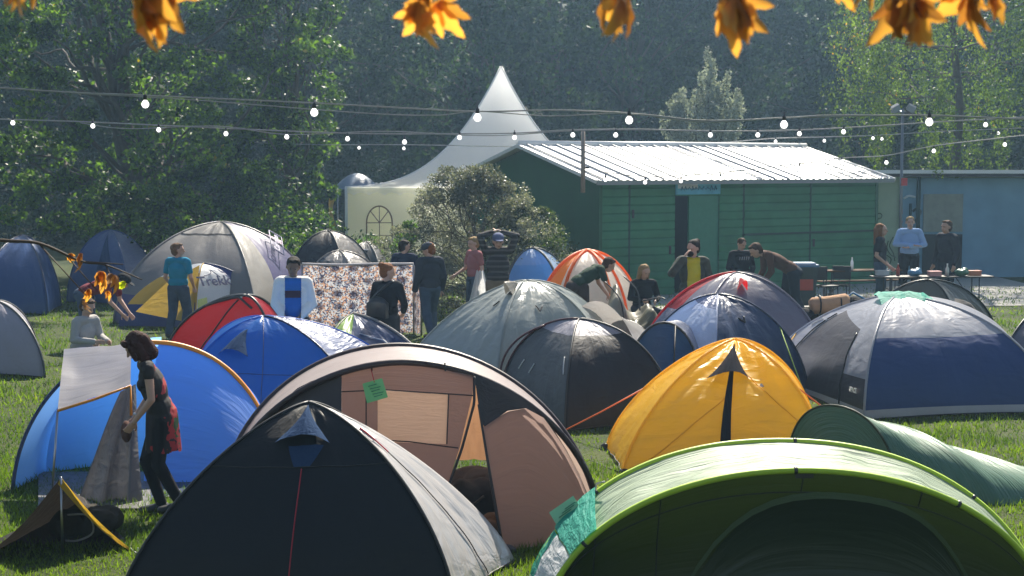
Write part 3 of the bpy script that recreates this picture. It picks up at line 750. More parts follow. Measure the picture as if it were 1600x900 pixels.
    # mast on the roof edge
    mp = at(911, 250, 35.6); rt = thing('wooden_post', 'weathered wooden post fixed to the left roof edge of the green shed', 'post', V(mp.x, mp.y, 0))
    mb = MB(); zt = at(911, 205, 35.6).z; zb = at(911, 301, 35.6).z; mb.tube([(mp.x, mp.y, zb), (mp.x, mp.y, zt)], [.055, .045], 8); mb.build('shaft', simple('grey_wood', (.3, .24, .2), .8, var=.3), rt)
    mb = MB(); pz = at(911, 262, 35.6).z; mb.box((mp.x + .1, mp.y + .35, pz), (.08, .8, .05)); mb.build('bracket', DARKTRIM, rt)
shed()

# ------------------------------------------------------------------ mural hut to the right
def hut():
    Y = 43.5; x0 = at(1362, 300, Y).x; xm = at(1407, 300, Y).x; x1 = at(1475, 300, Y).x; x2 = at(1680, 300, Y).x; H = at(1400, 276, Y).z
    root = thing('painted_hut', 'flat-roofed hut painted cream and sky blue beside the green shed', 'hut', (x0, Y, 0))
    cream = simple('hut_cream', (.42, .5, .36), .8, var=.2, scale=2, bump=.2); blue = simple('hut_blue', (.16, .3, .42), .7, var=.3, scale=1.5)
    mb = MB(); mb.box(((x0 + x2) / 2, Y + 2.5, H / 2), (x2 - x0, 4.9, H)); mb.build('wall', cream, root, smooth=False)
    mb = MB(); mb.box(((xm + x2) / 2, Y - .02, H / 2 - .02), (x2 - xm, .08, H - .04)); mb.build('mural_panel', blue, root, smooth=False)
    a = at(1442, 305, Y).x; b = at(1476, 300, Y).x; zt = at(1450, 303, Y).z; zm = at(1450, 362, Y).z
    mb = MB(); mb.box(((a + b + .5) / 2, Y - .08, (zt + zm) / 2), (b - a + .5, .05, zt - zm)); o = mb.build('notice_board', simple('board_grey', (.24, .26, .22), .8, var=.35, scale=5), root, smooth=False)
    mb = MB(); mb.box(((a + b + .5) / 2, Y - .08, zm / 2 - .03), (b - a + .5, .05, zm - .08)); mb.build('door', DARKIN, root, smooth=False)
    for px in (1422, 1434): mb = MB(); x = at(px, 300, Y).x; mb.tube([(x, Y - .1, 1.3), (x, Y - .1, at(px, 318 if px == 1422 else 276, Y).z)], .06 if px == 1434 else .04, 8); mb.build('pipe', simple('pipe_green', (.02, .06, .06), .5), root)
    g = simple('paint_line', (.08, .11, .06), .7)
    def squig(pts, nm='painted_mark', m=g, r=.018): mb = MB(); mb.tube(smoothpts([at(px, py, Y - .07) for px, py in pts], 5), r, 4); mb.build(nm, m, root)
    squig([(1370, 336), (1374, 333), (1378, 336), (1376, 341), (1371, 342)]); squig([(1388, 376), (1386, 388), (1392, 398), (1400, 402)]); squig([(1396, 370), (1390, 384), (1396, 396), (1398, 408)]); squig([(1384, 398), (1392, 404), (1390, 412), (1384, 410)])
    squig([(1450, 330), (1456, 320), (1462, 332), (1456, 342), (1466, 346)]); squig([(1452, 350), (1460, 344), (1468, 352)]); squig([(1366, 405), (1372, 398), (1376, 408), (1370, 416)])
    for k in range(6): squig([(1407 + (k % 2), 312 + k * 14), (1408, 320 + k * 14)], 'stripe', simple('stripe_red', (.4, .06, .05), .6), .05)
    squig([(1412, 310), (1420, 306), (1430, 308)], m=simple('cloud_white', (.6, .65, .7)), r=.04)
    squig([(1426, 330), (1432, 326), (1438, 330), (1434, 340), (1428, 348)], m=simple('pipe_green', (0, 0, 0)), r=.045)
    mb = MB(); mb.box(((x0 + x2) / 2, Y + 2.3, H + .06), (x2 - x0 + .5, 5.6, .12)); mb.build('roof', DARKTRIM, root, smooth=False)
    mb = MB(); mb.box(((x0 + x2) / 2, Y - .52, H + .14), (x2 - x0 + .6, .12, .1)); mb.build('roof_edge', WHITE, root, smooth=False)
hut()
mb = MB(); a = gx(1000, 34.2); b = gx(1700, 36.5)
mb.face([(a.x, 33.6, .012), (b.x, 34.8, .012), (b.x, 44, .012), (a.x, 37.2, .012)]); tag(mb.build('concrete_path', simple('concrete', (.3, .29, .27), .9, var=.2, scale=3, bump=.3), smooth=False), kind='structure')

# ------------------------------------------------------------------ pagoda marquee
def marquee():
    a = 5.0; cx = at(783, 250, 55).x; cyy = 55.0; root = thing('pagoda_tent', 'white high-peaked pagoda marquee rising behind the green shed', 'marquee', (cx, cyy, 0))
    pvc = fabric('pvc_white', (.9, .93, .96), trans=.75, rough=.45, tcol=(1, 1, 1), wr=.12, us=3, vs=1, dirt=.04)
    ev = 2.45; top = at(783, 104, 55).z
    mb = MB(); mb.face([(cx - a, cyy - a, .03), (cx + a, cyy - a, .03), (cx + a, cyy + a, .03), (cx - a, cyy + a, .03)]); mb.build('bounce_floor', simple('bounce_white', (.7, .7, .68), .7), root, smooth=False)  # white sheet added to bounce light up into the roof
    for sd_ in range(4):
        M = Matrix.Rotation(sd_ * pi / 2, 3, 'Z'); mb = MB(); P = []
        for j in range(31):
            k = j / 30; z = ev + (top - ev) * (k ** 2.55); w_ = a * (1 - k) + .02
            P.append([V(cx, cyy, 0) + M @ V(lerp(-w_, w_, i / 12), -w_ + .35 * (1 - abs(i / 6 - 1)) * math.sin(pi * k) * .5, z) for i in range(13)])
        mb.grid(P); mb.build('roof_panel', pvc, root)
        mb = MB(); mb.tube([p[0] for p in P], .03, 5); mb.build('seam', WHITE, root)
        mb = MB(); P = []
        for r_, z in ((0, ev), (1, ev - .16), (2, ev - .27)):
            P.append([V(cx, cyy, 0) + M @ V(lerp(-a, a, i / 80), -a - .03, z if r_ < 2 else z + .09 * abs(math.cos(i * pi / 4))) for i in range(81)])
        mb.grid(P); mb.build('valance', pvc, root)
    wallm = fabric('pvc_wall', (.85, .78, .55), trans=.6, rough=.55, wr=.15, us=8, vs=1)
    winm = fabric('window_glow', (.95, .78, .5), trans=.8, rough=.2, wr=.1)  # warm glow of the pane put into its colour
    yw = cyy - a
    wx0 = at(573, 360, yw).x; wx1 = at(613, 360, yw).x; wz0 = at(590, 388, yw).z; wz1 = at(590, 322, yw).z
    mb = MB(); mb.face([(cx - a, yw, 0), (wx0, yw, 0), (wx0, yw, ev), (cx - a, yw, ev)]); mb.face([(wx1, yw, 0), (cx + a, yw, 0), (cx + a, yw, ev), (wx1, yw, ev)])
    mb.face([(wx0, yw, 0), (wx1, yw, 0), (wx1, yw, wz0), (wx0, yw, wz0)])
    wc = (wx0 + wx1) / 2; hw = (wx1 - wx0) / 2; zs = wz1 - hw * 1.3
    ar = [(wc - hw * math.cos(t * pi / 16), zs + (wz1 - zs) * math.sin(t * pi / 16)) for t in range(17)]
    for i in range(16): mb.face([(ar[i][0], yw, ar[i][1]), (ar[i + 1][0], yw, ar[i + 1][1]), (ar[i + 1][0], yw, ev), (ar[i][0], yw, ev)])
    mb.build('side_wall', wallm, root, smooth=False)
    mb = MB(); mb.face([(x, yw + .02, z) for x, z in [(wx0, wz0)] + ar + [(wx1, wz0)]][::-1]); wn = mb.build('window', winm, root, smooth=False)
    lead = simple('glazing_bar', (.2, .12, .05), .6)
    mb = MB(); mb.tube([(wx0, yw - .01, wz0)] + [(x, yw - .01, z) for x, z in ar] + [(wx1, yw - .01, wz0), (wx0, yw - .01, wz0)], .03, 4); mb.build('frame', lead, wn)
    for pts in ([(wc, wz0), (wc, wz1)], [(wx0, zs), (wx1, zs)], [(wc, zs), ar[4]], [(wc, zs), ar[12]], [(wx0, (wz0 + zs) / 2), (wx1, (wz0 + zs) / 2)]):
        mb = MB(); mb.tube([(x, yw - .01, z) for x, z in pts], .018, 4); mb.build('glazing_bar', lead, wn)
    mb = MB(); mb.box((wc, yw + .9, 1.0), (1.2, .5, .16)); mb.build('counter', simple('counter_wood', (.4, .17, .08)), root, smooth=False)
    for sx in (-1, 1):
        mb = MB(); mb.face([(cx + sx * a, yw, 0), (cx + sx * a, cyy + a, 0), (cx + sx * a, cyy + a, ev), (cx + sx * a, yw, ev)]); mb.build('side_wall', wallm, root, smooth=False)
        mb = MB(); mb.tube([(cx + sx * a, yw, 0), (cx + sx * a, yw, ev)], .05, 6); mb.build('pole', WHITE, root)
marquee()

# ------------------------------------------------------------------ string lights
BULB = fabric('bulb_glass', (.9, .9, .9), trans=.5, rough=.1, wr=0, dirt=.0)
bm_, bnt, bout = newmat('bulb_sunlit'); e_ = N(bnt, 'ShaderNodeEmission', Color=(1, .96, .92, 1), Strength=.9); ad_ = N(bnt, 'ShaderNodeAddShader'); pb = N(bnt, 'ShaderNodeBsdfPrincipled'); pb.inputs['Base Color'].default_value = (.9, .9, .9, 1); pb.inputs['Roughness'].default_value = .1  # emission stands in for sunlight on the frosted bulbs
bnt.links.new(e_.outputs[0], ad_.inputs[0]); bnt.links.new(pb.outputs[0], ad_.inputs[1]); bnt.links.new(ad_.outputs[0], bout.inputs[0])
CABLE = simple('cable_grey', (.3, .3, .3), .3, var=.2)
def lights(label, wire, Y, bulbs, r=.032, cr=.008, drop=.07, second=None):
    """wire: pixel polyline at distance Y (number or two end distances)"""
    Yf = (lambda px: Y) if not isinstance(Y, tuple) else (lambda px: lerp(Y[0], Y[1], (px - wire[0][0]) / (wire[-1][0] - wire[0][0])))
    W = [at(px, py, Yf(px)) for px, py in wire]; root = thing('string_light', label, 'string lights', V(W[len(W) // 2].x, W[len(W) // 2].y, 0), 'festoon lights over the camp')
    mb = MB(); mb.tube(smoothpts(W, 8), cr, 5); mb.build('cable', CABLE, root)
    if second:
        mb = MB(); mb.tube(smoothpts([at(px, py, Yf(px)) for px, py in second], 8), cr * .7, 5); mb.build('cable', CABLE, root)
    for px, py in bulbs:
        p = at(px, py, Yf(px)); mb = MB(); mb.lathe(p, [(.001, -r), (r * .6, -r * .85), (r, -r * .2), (r * .95, r * .35), (r * .5, r * 1.0), (r * .42, r * 1.2)], 12); b = mb.build('bulb', bm_, root)
        mb = MB(); mb.tube([p + V(0, 0, r * 1.1), p + V(0, 0, r * 2.3), p + V(0, 0, r * 2.5), p + V(0, 0, r * 3.3)], [r * .55, r * .5, r * .2, r * .15], 8); mb.build('socket', BLACKP, b)
lights('nearest cable of large bulbs crossing the whole view', [(-120, 128), (0, 137), (126, 145), (227, 149), (491, 161), (620, 168), (746, 174), (870, 172), (983, 177), (1100, 190), (1225, 184), (1340, 181), (1452, 180), (1600, 186), (1750, 190)], 12,
       [(-15, 152), (227, 163), (491, 176), (746, 184), (983, 188), (1225, 195), (1452, 191), (1690, 200)], .03, .006, second=[(126, 146), (300, 156), (560, 176), (680, 180), (746, 174), (860, 181), (983, 177), (1100, 188), (1225, 184), (1300, 180), (1452, 181), (1700, 190)])
lights('long middle cable of small bulbs passing over the pagoda roof', [(-100, 180), (0, 186), (126, 190), (300, 198), (540, 208), (718, 209), (804, 208), (895, 203), (1000, 202), (1110, 205), (1249, 203), (1380, 196), (1475, 190), (1700, 178)], 28,
       [(20, 192), (145, 197), (248, 203), (353, 209), (448, 214), (543, 217), (632, 222), (718, 215), (804, 215), (895, 211), (962, 211), (1110, 211), (1184, 211), (1249, 209), (1318, 206), (1540, 195)], .042, .012, second=[(126, 192), (200, 201), (340, 197), (450, 210), (600, 205), (760, 212), (900, 204), (1020, 203), (1230, 206)])
lights('farther cable of tiny bulbs above the shed ridge', [(380, 222), (500, 226), (631, 226), (800, 229), (955, 229), (1060, 226), (1136, 222), (1211, 216), (1288, 214), (1378, 211), (1475, 205), (1700, 196)], 44,
       [(561, 231), (631, 232), (1061, 230), (1136, 228), (1212, 221), (1288, 220), (1364, 216), (1378, 217), (1560, 208)], .045, .014)
lights('drooping cable of bulbs in front of the shed eaves', [(935, 268), (1008, 276), (1064, 274), (1126, 270), (1184, 263), (1249, 256), (1315, 247), (1385, 243), (1459, 228), (1560, 216), (1700, 200)], (33, 30),
       [(946, 281), (1008, 285), (1064, 283), (1126, 279), (1184, 273), (1249, 263), (1315, 253), (1385, 254), (1459, 236), (1570, 226)], .04, .011)

# ------------------------------------------------------------------ floodlight pole and far gazebo
def flood():
    Y = 40; p = gx(1405, Y); root = thing('floodlight_pole', 'slim grey pole with twin floodlights beside the mural hut', 'floodlight', p)
    st = simple('steel', (.16, .18, .2), .4, .6); zt = at(1405, 170, Y).z
    mb = MB(); mb.tube([p, V(p.x, p.y, zt)], [.05, .035], 8); mb.build('pole', st, root)
    mb = MB(); mb.tube([V(p.x - .3, p.y, zt - .08), V(p.x + .3, p.y, zt - .08)], .03, 6); mb.build('crossbar', st, root)
    for sx in (-1, 1):
        mb = MB(); M = Matrix.Rotation(sx * .5, 3, 'Y') @ Matrix.Rotation(.5, 3, 'X'); mb.box((p.x + sx * .2, p.y - .05, zt + .02), (.2, .1, .16), M=M); l = mb.build('lamp', st, root, smooth=False)
        mb = MB(); mb.box(V(p.x + sx * .2, p.y - .05, zt + .02) + M @ V(0, -.075, 0), (.2, .01, .16), M=M); mb.build('lens', simple('lens', (.25, .3, .35), .1), l, smooth=False)
    zb = at(1405, 284, Y).z; mb = MB(); mb.box((p.x + .05, p.y - .1, zb), (.14, .1, .2)); mb.build('switch_box', simple('red_box', (.45, .05, .05)), root, smooth=False)
flood()
def gazebo():
    Y = 53; root = thing('gazebo', 'dark blue gazebo with yellow corner curtain left of the pagoda tent', 'gazebo', gx(548, Y))
    x0 = at(518, 300, Y).x; x1 = at(588, 300, Y).x; ze = at(540, 296, Y).z; zt = at(545, 271, Y).z; blue = fabric('gazebo_blue', (.1, .16, .26), trans=.2); yel = fabric('gazebo_yellow', (.5, .32, .05), trans=.4)
    mb = MB(); P = []
    for j in range(9): k = j / 8; w_ = 1 - k; P.append([V((x0 + x1) / 2 + math.cos(t * pi / 8 + pi / 8) * w_ * (x1 - x0) / 1.9, Y + 1 + math.sin(t * pi / 8 + pi / 8) * w_ * 1.1, ze + (zt - ze) * math.sin(k * pi / 2) ** .9) for t in range(17)])
    mb.grid(P); mb.build('roof', blue, root)
    for x in (x0, x1):
        for y in (Y + .1, Y + 1.9): mb = MB(); mb.tube([(x, y, 0), (x, y, ze)], .03); mb.build('leg', PEG, root)
    mb = MB(); mb.grid([[V(x0 + .0 + (.25 + .12 * math.sin(z * 3)) * i / 3 - .1, Y + .05 * math.sin(i), z) for i in range(4)] for z in np.linspace(.4, ze, 8)]); mb.build('curtain', yel, root)
    mb = MB(); mb.face([(x0 + .2, Y + 1.9, 0), (x1, Y + 1.9, 0), (x1, Y + 1.9, ze), (x0 + .2, Y + 1.9, ze)]); mb.build('back_wall', fabric('gazebo_dark', (.03, .035, .045), trans=.1), root)
gazebo()
# the air: pale backlit haze
def haze():
    m = bpy.data.materials.new('haze_air'); m.use_nodes = True; nt = m.node_tree; nt.nodes.clear(); o = nt.nodes.new('ShaderNodeOutputMaterial')
    v = nt.nodes.new('ShaderNodeVolumePrincipled'); v.inputs['Density'].default_value = .0011; v.inputs['Color'].default_value = (.44, .7, 1, 1); v.inputs['Anisotropy'].default_value = .6
    nt.links.new(v.outputs[0], o.inputs['Volume'])
    mb = MB(); mb.box((0, 45, 13), (130, 122, 28)); ob = mb.build('haze', m, smooth=False); tag(ob, kind='stuff'); ob['label'] = 'thin blue backlit morning haze'; return ob
haze()

# =================================================================== TENTS
def ap(px, py, Y): return at(px, py, Y)
def gpx(*L): return [tuple(gp(px, py))[:2] for px, py in L]
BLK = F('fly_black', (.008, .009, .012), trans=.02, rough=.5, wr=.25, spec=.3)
BLKS = F('fly_black_glare', (.42, .41, .41), trans=.1, rough=.32, wr=.4, spec=1.0, us=9, vs=1.5)  # sun glare on the black side put into a pale base colour
NAVYV = F('vent_navy', (.03, .06, .13), trans=.1, rough=.9, spec=.05)
CARD = simple('card_green', (.16, .5, .2), .6, var=.08)
CARDINK = simple('card_ink', (.03, .2, .12), .6)
REDCORD = simple('red_cord', (.45, .02, .04), .5)
ZIPR = simple('zip_grey', (.45, .45, .47), .4)

# ---- front black dome
t = Dome('dome_tent', 'black dome tent at the bottom with a navy triangular roof vent', [(-2.86, 10.95), (-.42, 10.95), (.02, 12.2), (-.75, 13.2), (-2.6, 13.2)], at(482, 629, 11.9), e=[1.45, 1.6, 1.3, 1.4, 1.4], sag=.035, amp=.012, seed=1)
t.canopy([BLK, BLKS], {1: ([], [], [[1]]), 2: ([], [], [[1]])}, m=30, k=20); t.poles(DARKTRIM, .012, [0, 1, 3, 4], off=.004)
t.hood(0, .5, .93, .42, .27, NAVYV, out=.09); t.patch(0, [(.47, .56), (.56, .56), (.66, .65), (.4, .65)], NAVYV, 'vent_flap', .012)
t.line(0, [(.5, .02), (.515, .55)], REDCORD, 'zip', .005); t.line(0, [(0, .56), (1, .56)], DARKTRIM, 'seam', .004, .006)
t.line(1, [(.45, .72), (.42, .6)], REDCORD, 'zip', .006); t.line(1, [(.42, .6), (.5, .3), (.55, .03)], DARKTRIM, 'zip', .005)
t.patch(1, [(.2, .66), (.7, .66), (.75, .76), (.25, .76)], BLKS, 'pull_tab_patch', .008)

# ---- brown pop-up tent with awning
BRN = F('fly_brown_sunlit', (.62, .55, .54), trans=.45, tcol=(.6, .45, .38), rough=.38, wr=.3, us=3, vs=4)  # brown whitened, awning highlights painted into the base
TAN = F('inner_tan', (.28, .2, .185), trans=.55, tcol=(.52, .38, .34), rough=.6, wr=.22, us=2, vs=2)
TANL = F('window_tan', (.75, .6, .5), trans=.8, tcol=(1, .86, .72), rough=.5, wr=.2, us=3, vs=3, dirt=.35)
BRD = F('mesh_brown', (.035, .028, .03), trans=.12, wr=.2)
BRT = simple('trim_brown', (.035, .018, .02), .45)
def popup_brown():
    A = gp(342, 828); B = gp(938, 822); A.z = B.z = 0
    Rt = at(622, 540, 13.95); Ft = at(628, 566, 12.95)
    root = thing('popup_tent', 'brown pop-up tent with an awning hoop and half-open doorway', 'tent', (A + B) / 2)
    hF = arc(A, B, Ft, 1.9, 48); hR = arc(A, B, Rt, 2.0, 48)
    hM = [(p + q) / 2 for p, q in zip(hF, hR)]
    b1 = arc(A + V(.15, .9, 0), B + V(-.1, .9, 0), Rt + V(0, .8, -.16), 2.0, 48); b2 = arc(A + V(.35, 1.7, 0), B + V(-.3, 1.7, 0), Rt + V(0, 1.4, -.62), 1.9, 48); b3 = arc(A + V(.6, 2.3, 0), B + V(-.6, 2.3, 0), Rt + V(0, 2.1, -1.35), 1.8, 48)
    mb = MB(); mb.grid(loft([hF, hR], 10, .015, 3, .02)); mb.build('awning', BRN, root)
    mb = MB(); mb.grid(loft([hR, b1, b2, b3], 8, .02, 4, .03)); mb.build('canopy', BRN, root)
    for h in (hF, hR): mb = MB(); mb.tube(h, .028, 7); mb.build('pole_sleeve', BRT, root)
    xm = (A.x + B.x) / 2; W = (B.x - A.x) / 2; n = (Ft - (A + B) / 2)
    def onface(px, py, off=0):
        Y = 13.2
        for _ in range(12):
            p = at(px, py, Y); zz = max(0, p.z); zt = Ft.z * max(0, 1 - ((p.x - xm) / W) ** 2) ** .5
            k = max(0, 1 - ((p.x - xm) / W) ** 2)
            low = .85 * k ** .7 * max(0, 1 - zz / max(.25, zt)) ** 1.0
            Y = lerp(A.y, Ft.y, min(1, zz / Ft.z)) - low - off + .02
        return at(px, py, Y)
    def strip(top, bot, mat, name, off=0, n=16, m=12, label=None):
        P = []
        for j in range(m + 1):
            P.append([onface(lerp(polyat(top, i / n)[0], polyat(bot, i / n)[0], j / m), lerp(polyat(top, i / n)[1], polyat(bot, i / n)[1], j / m), off) for i in range(n + 1)])
        mb = MB(); mb.grid(P, flip=True); return mb.build(name, mat, root, label=label)
    # hoop line in pixels (front hoop)
    H = [(345, 822), (352, 780), (368, 730), (392, 682), (430, 636), (470, 602), (534, 577), (600, 567), (640, 565), (716, 577), (741, 585)]
    H2 = [(741, 585), (780, 600), (815, 622), (850, 655), (885, 703), (905, 740), (922, 782), (930, 818)]
    strip([(345, 822), (352, 780), (368, 730), (392, 682), (430, 636), (470, 602), (534, 577)], [(360, 850), (395, 850), (430, 850), (455, 850), (475, 850), (500, 850), (533, 850)], BRD, 'side_mesh')
    door = strip([(534, 577), (600, 567), (640, 565), (716, 577), (741, 585)], [(534, 612), (600, 609), (700, 616), (738, 618)], TAN, 'door_panel', n=24, m=6)
    strip([(534, 612), (590, 610)], [(533, 868), (590, 869)], TAN, 'door_panel', n=8, m=18)
    strip([(700, 616), (738, 618)], [(697, 694), (718, 700)], TAN, 'door_panel', n=6, m=10)
    strip([(590, 690), (697, 694), (718, 700)], [(590, 869), (640, 868), (697, 766)], TAN, 'door_panel', n=16, m=12)
    strip([(590, 610), (700, 616)], [(590, 690), (697, 694)], TANL, 'window', .01, label='pale see-through window panel')
    for L in ([(534, 612), (600, 609), (740, 618)], [(560, 686), (640, 690), (716, 700)], [(701, 615), (698, 694)], [(572, 612), (572, 690)]):
        mb = MB(); mb.tube([onface(*polyat(L, k / 16), .06) for k in range(17)], .006, 5); mb.build('seam', BRD, door)
    for px in (580, 695): mb = MB(); mb.tube([onface(px, 567, .03), onface(px + 1, 580, .03)], .008); mb.build('toggle', DARKTRIM, root)
    mb = MB(); mb.tube([onface(*polyat([(741, 588), (741, 630), (722, 700), (697, 770)], k / 20), .02) for k in range(21)], .012, 6); mb.build('door_edge', BRD, root)
    mb = MB(); mb.tube([onface(*polyat([(748, 632), (762, 720), (775, 800), (788, 868)], k / 20), .02) for k in range(21)], .012, 6); mb.build('door_edge', BRD, root)
    strip([(741, 586), (780, 600), (815, 622), (858, 664)], [(750, 650), (757, 668), (793, 642), (822, 638), (852, 655)], BRD, 'upper_mesh')
    strip([(755, 668), (774, 655), (793, 643), (822, 638), (850, 653), (882, 699), (905, 740), (924, 792)], [(790, 868), (800, 872), (815, 873), (830, 871), (850, 872), (870, 862), (892, 845), (920, 815)], TAN, 'side_panel', .03, n=30, m=16)
    strip([(850, 652), (868, 676), (885, 703), (905, 740), (922, 782), (930, 818)], [(838, 648), (866, 680), (880, 705), (900, 742), (916, 780), (925, 815)], BRT, 'edge_binding', n=20, m=3)
    mb = MB(); c = gp(790, 868); mb.ell(c + V(0, .05, .03), (.09, .07, .05)); mb.build('weight_bag', BRD, root)
    # inner cabin glowing behind the gap
    i0 = at(700, 700, 14.3); mb = MB(); P = []
    for j in range(9): P.append([V(lerp(-.6, -.12, i / 8) , 14.3 + .04 * math.sin(i * 2 + j), lerp(.42, 1.15, j / 8)) for i in range(9)])
    mb.grid(P); mb.build('inner_tent', F('inner_sand', (.6, .42, .28), trans=.65, tcol=(1, .72, .45), wr=.2), root)
    mb = MB(); g0 = gp(560, 868); mb.face([(A.x + .1, A.y - .3, .015), (xm, 12.45, .015), (B.x - .1, B.y - .3, .015), (B.x - .3, B.y + 2.1, .015), (A.x + .3, A.y + 2.1, .015)]); mb.build('groundsheet', F('sheet_brown', (.16, .1, .06), trans=0), root)
    # things inside the doorway
    for (nm, lb, ct, c, r, col) in (('backpack', 'dark grey backpack lying inside the brown tent doorway', 'backpack', gp(742, 826), (.26, .2, .2), (.03, .03, .035)), ('sleeping_bag', 'crumpled dark sleeping bag on top of things in the brown tent', 'sleeping bag', gp(740, 800) , (.3, .22, .17), (.06, .055, .06)), ('cloth_bag', 'brown cloth bag at the foot of the brown tent doorway', 'bag', gp(768, 852), (.17, .12, .09), (.12, .07, .04))):
        b = MB(); c = c + V(0, .25, r[2]); rr = random.Random(nm)
        for _ in range(7): b.ell(c + V(rr.uniform(-.12, .12), rr.uniform(-.1, .1), rr.uniform(-.03, .07)), (r[0] * rr.uniform(.5, .8), r[1] * .7, r[2] * rr.uniform(.6, .95)), 10, 8)
        rt = thing(nm, lb, ct, V(c.x, c.y, 0)); b.v = [tuple(Vector(v) + noise.noise_vector(Vector(v) * 9) * .02 - Vector((c.x, c.y, 0))) for v in b.v]
        remesh('body', b, .015, [cloth(nm, col)], rt, 2)
        mb = MB(); mb.tube(smoothpts([c + V(-.1, -r[1], .05), c + V(-.04, -r[1] * 1.15, .0), c + V(.08, -r[1], .08)], 4), .012); mb.build('strap', DARKTRIM, rt)
    # green card tied to the awning
    rt = thing('name_card', 'green paper card hanging from the brown tent awning', 'card', onface(585, 610, .12))
    c0 = onface(585, 610, .12); e1 = V(.1, 0, .045); e2 = V(-.055, .01, .11)
    q = [c0 - e1 * .95 - e2 * .6, c0 + e1 * .7 - e2 * .8, c0 + e1 * .95 + e2 * .55, c0 - e1 * .6 + e2 * .75]
    mb = MB(); mb.grid([[q[0], q[1]], [q[3], q[2]]]); mb.build('card', CARD, rt, smooth=False)
    for k in range(5): mb = MB(); s_ = c0 + V(-.05, -.008, .035 - k * .022) + V(.012 * k, 0, 0); mb.tube([s_, s_ + V(.07 + .02 * (k % 2), 0, .02)], .0035, 4); mb.build('ink_line', CARDINK, rt)
    mb = MB(); mb.tube([c0 + V(0, 0, .07), onface(580, 578, .06)], .004); mb.build('string', REDCORD, rt)
popup_brown()

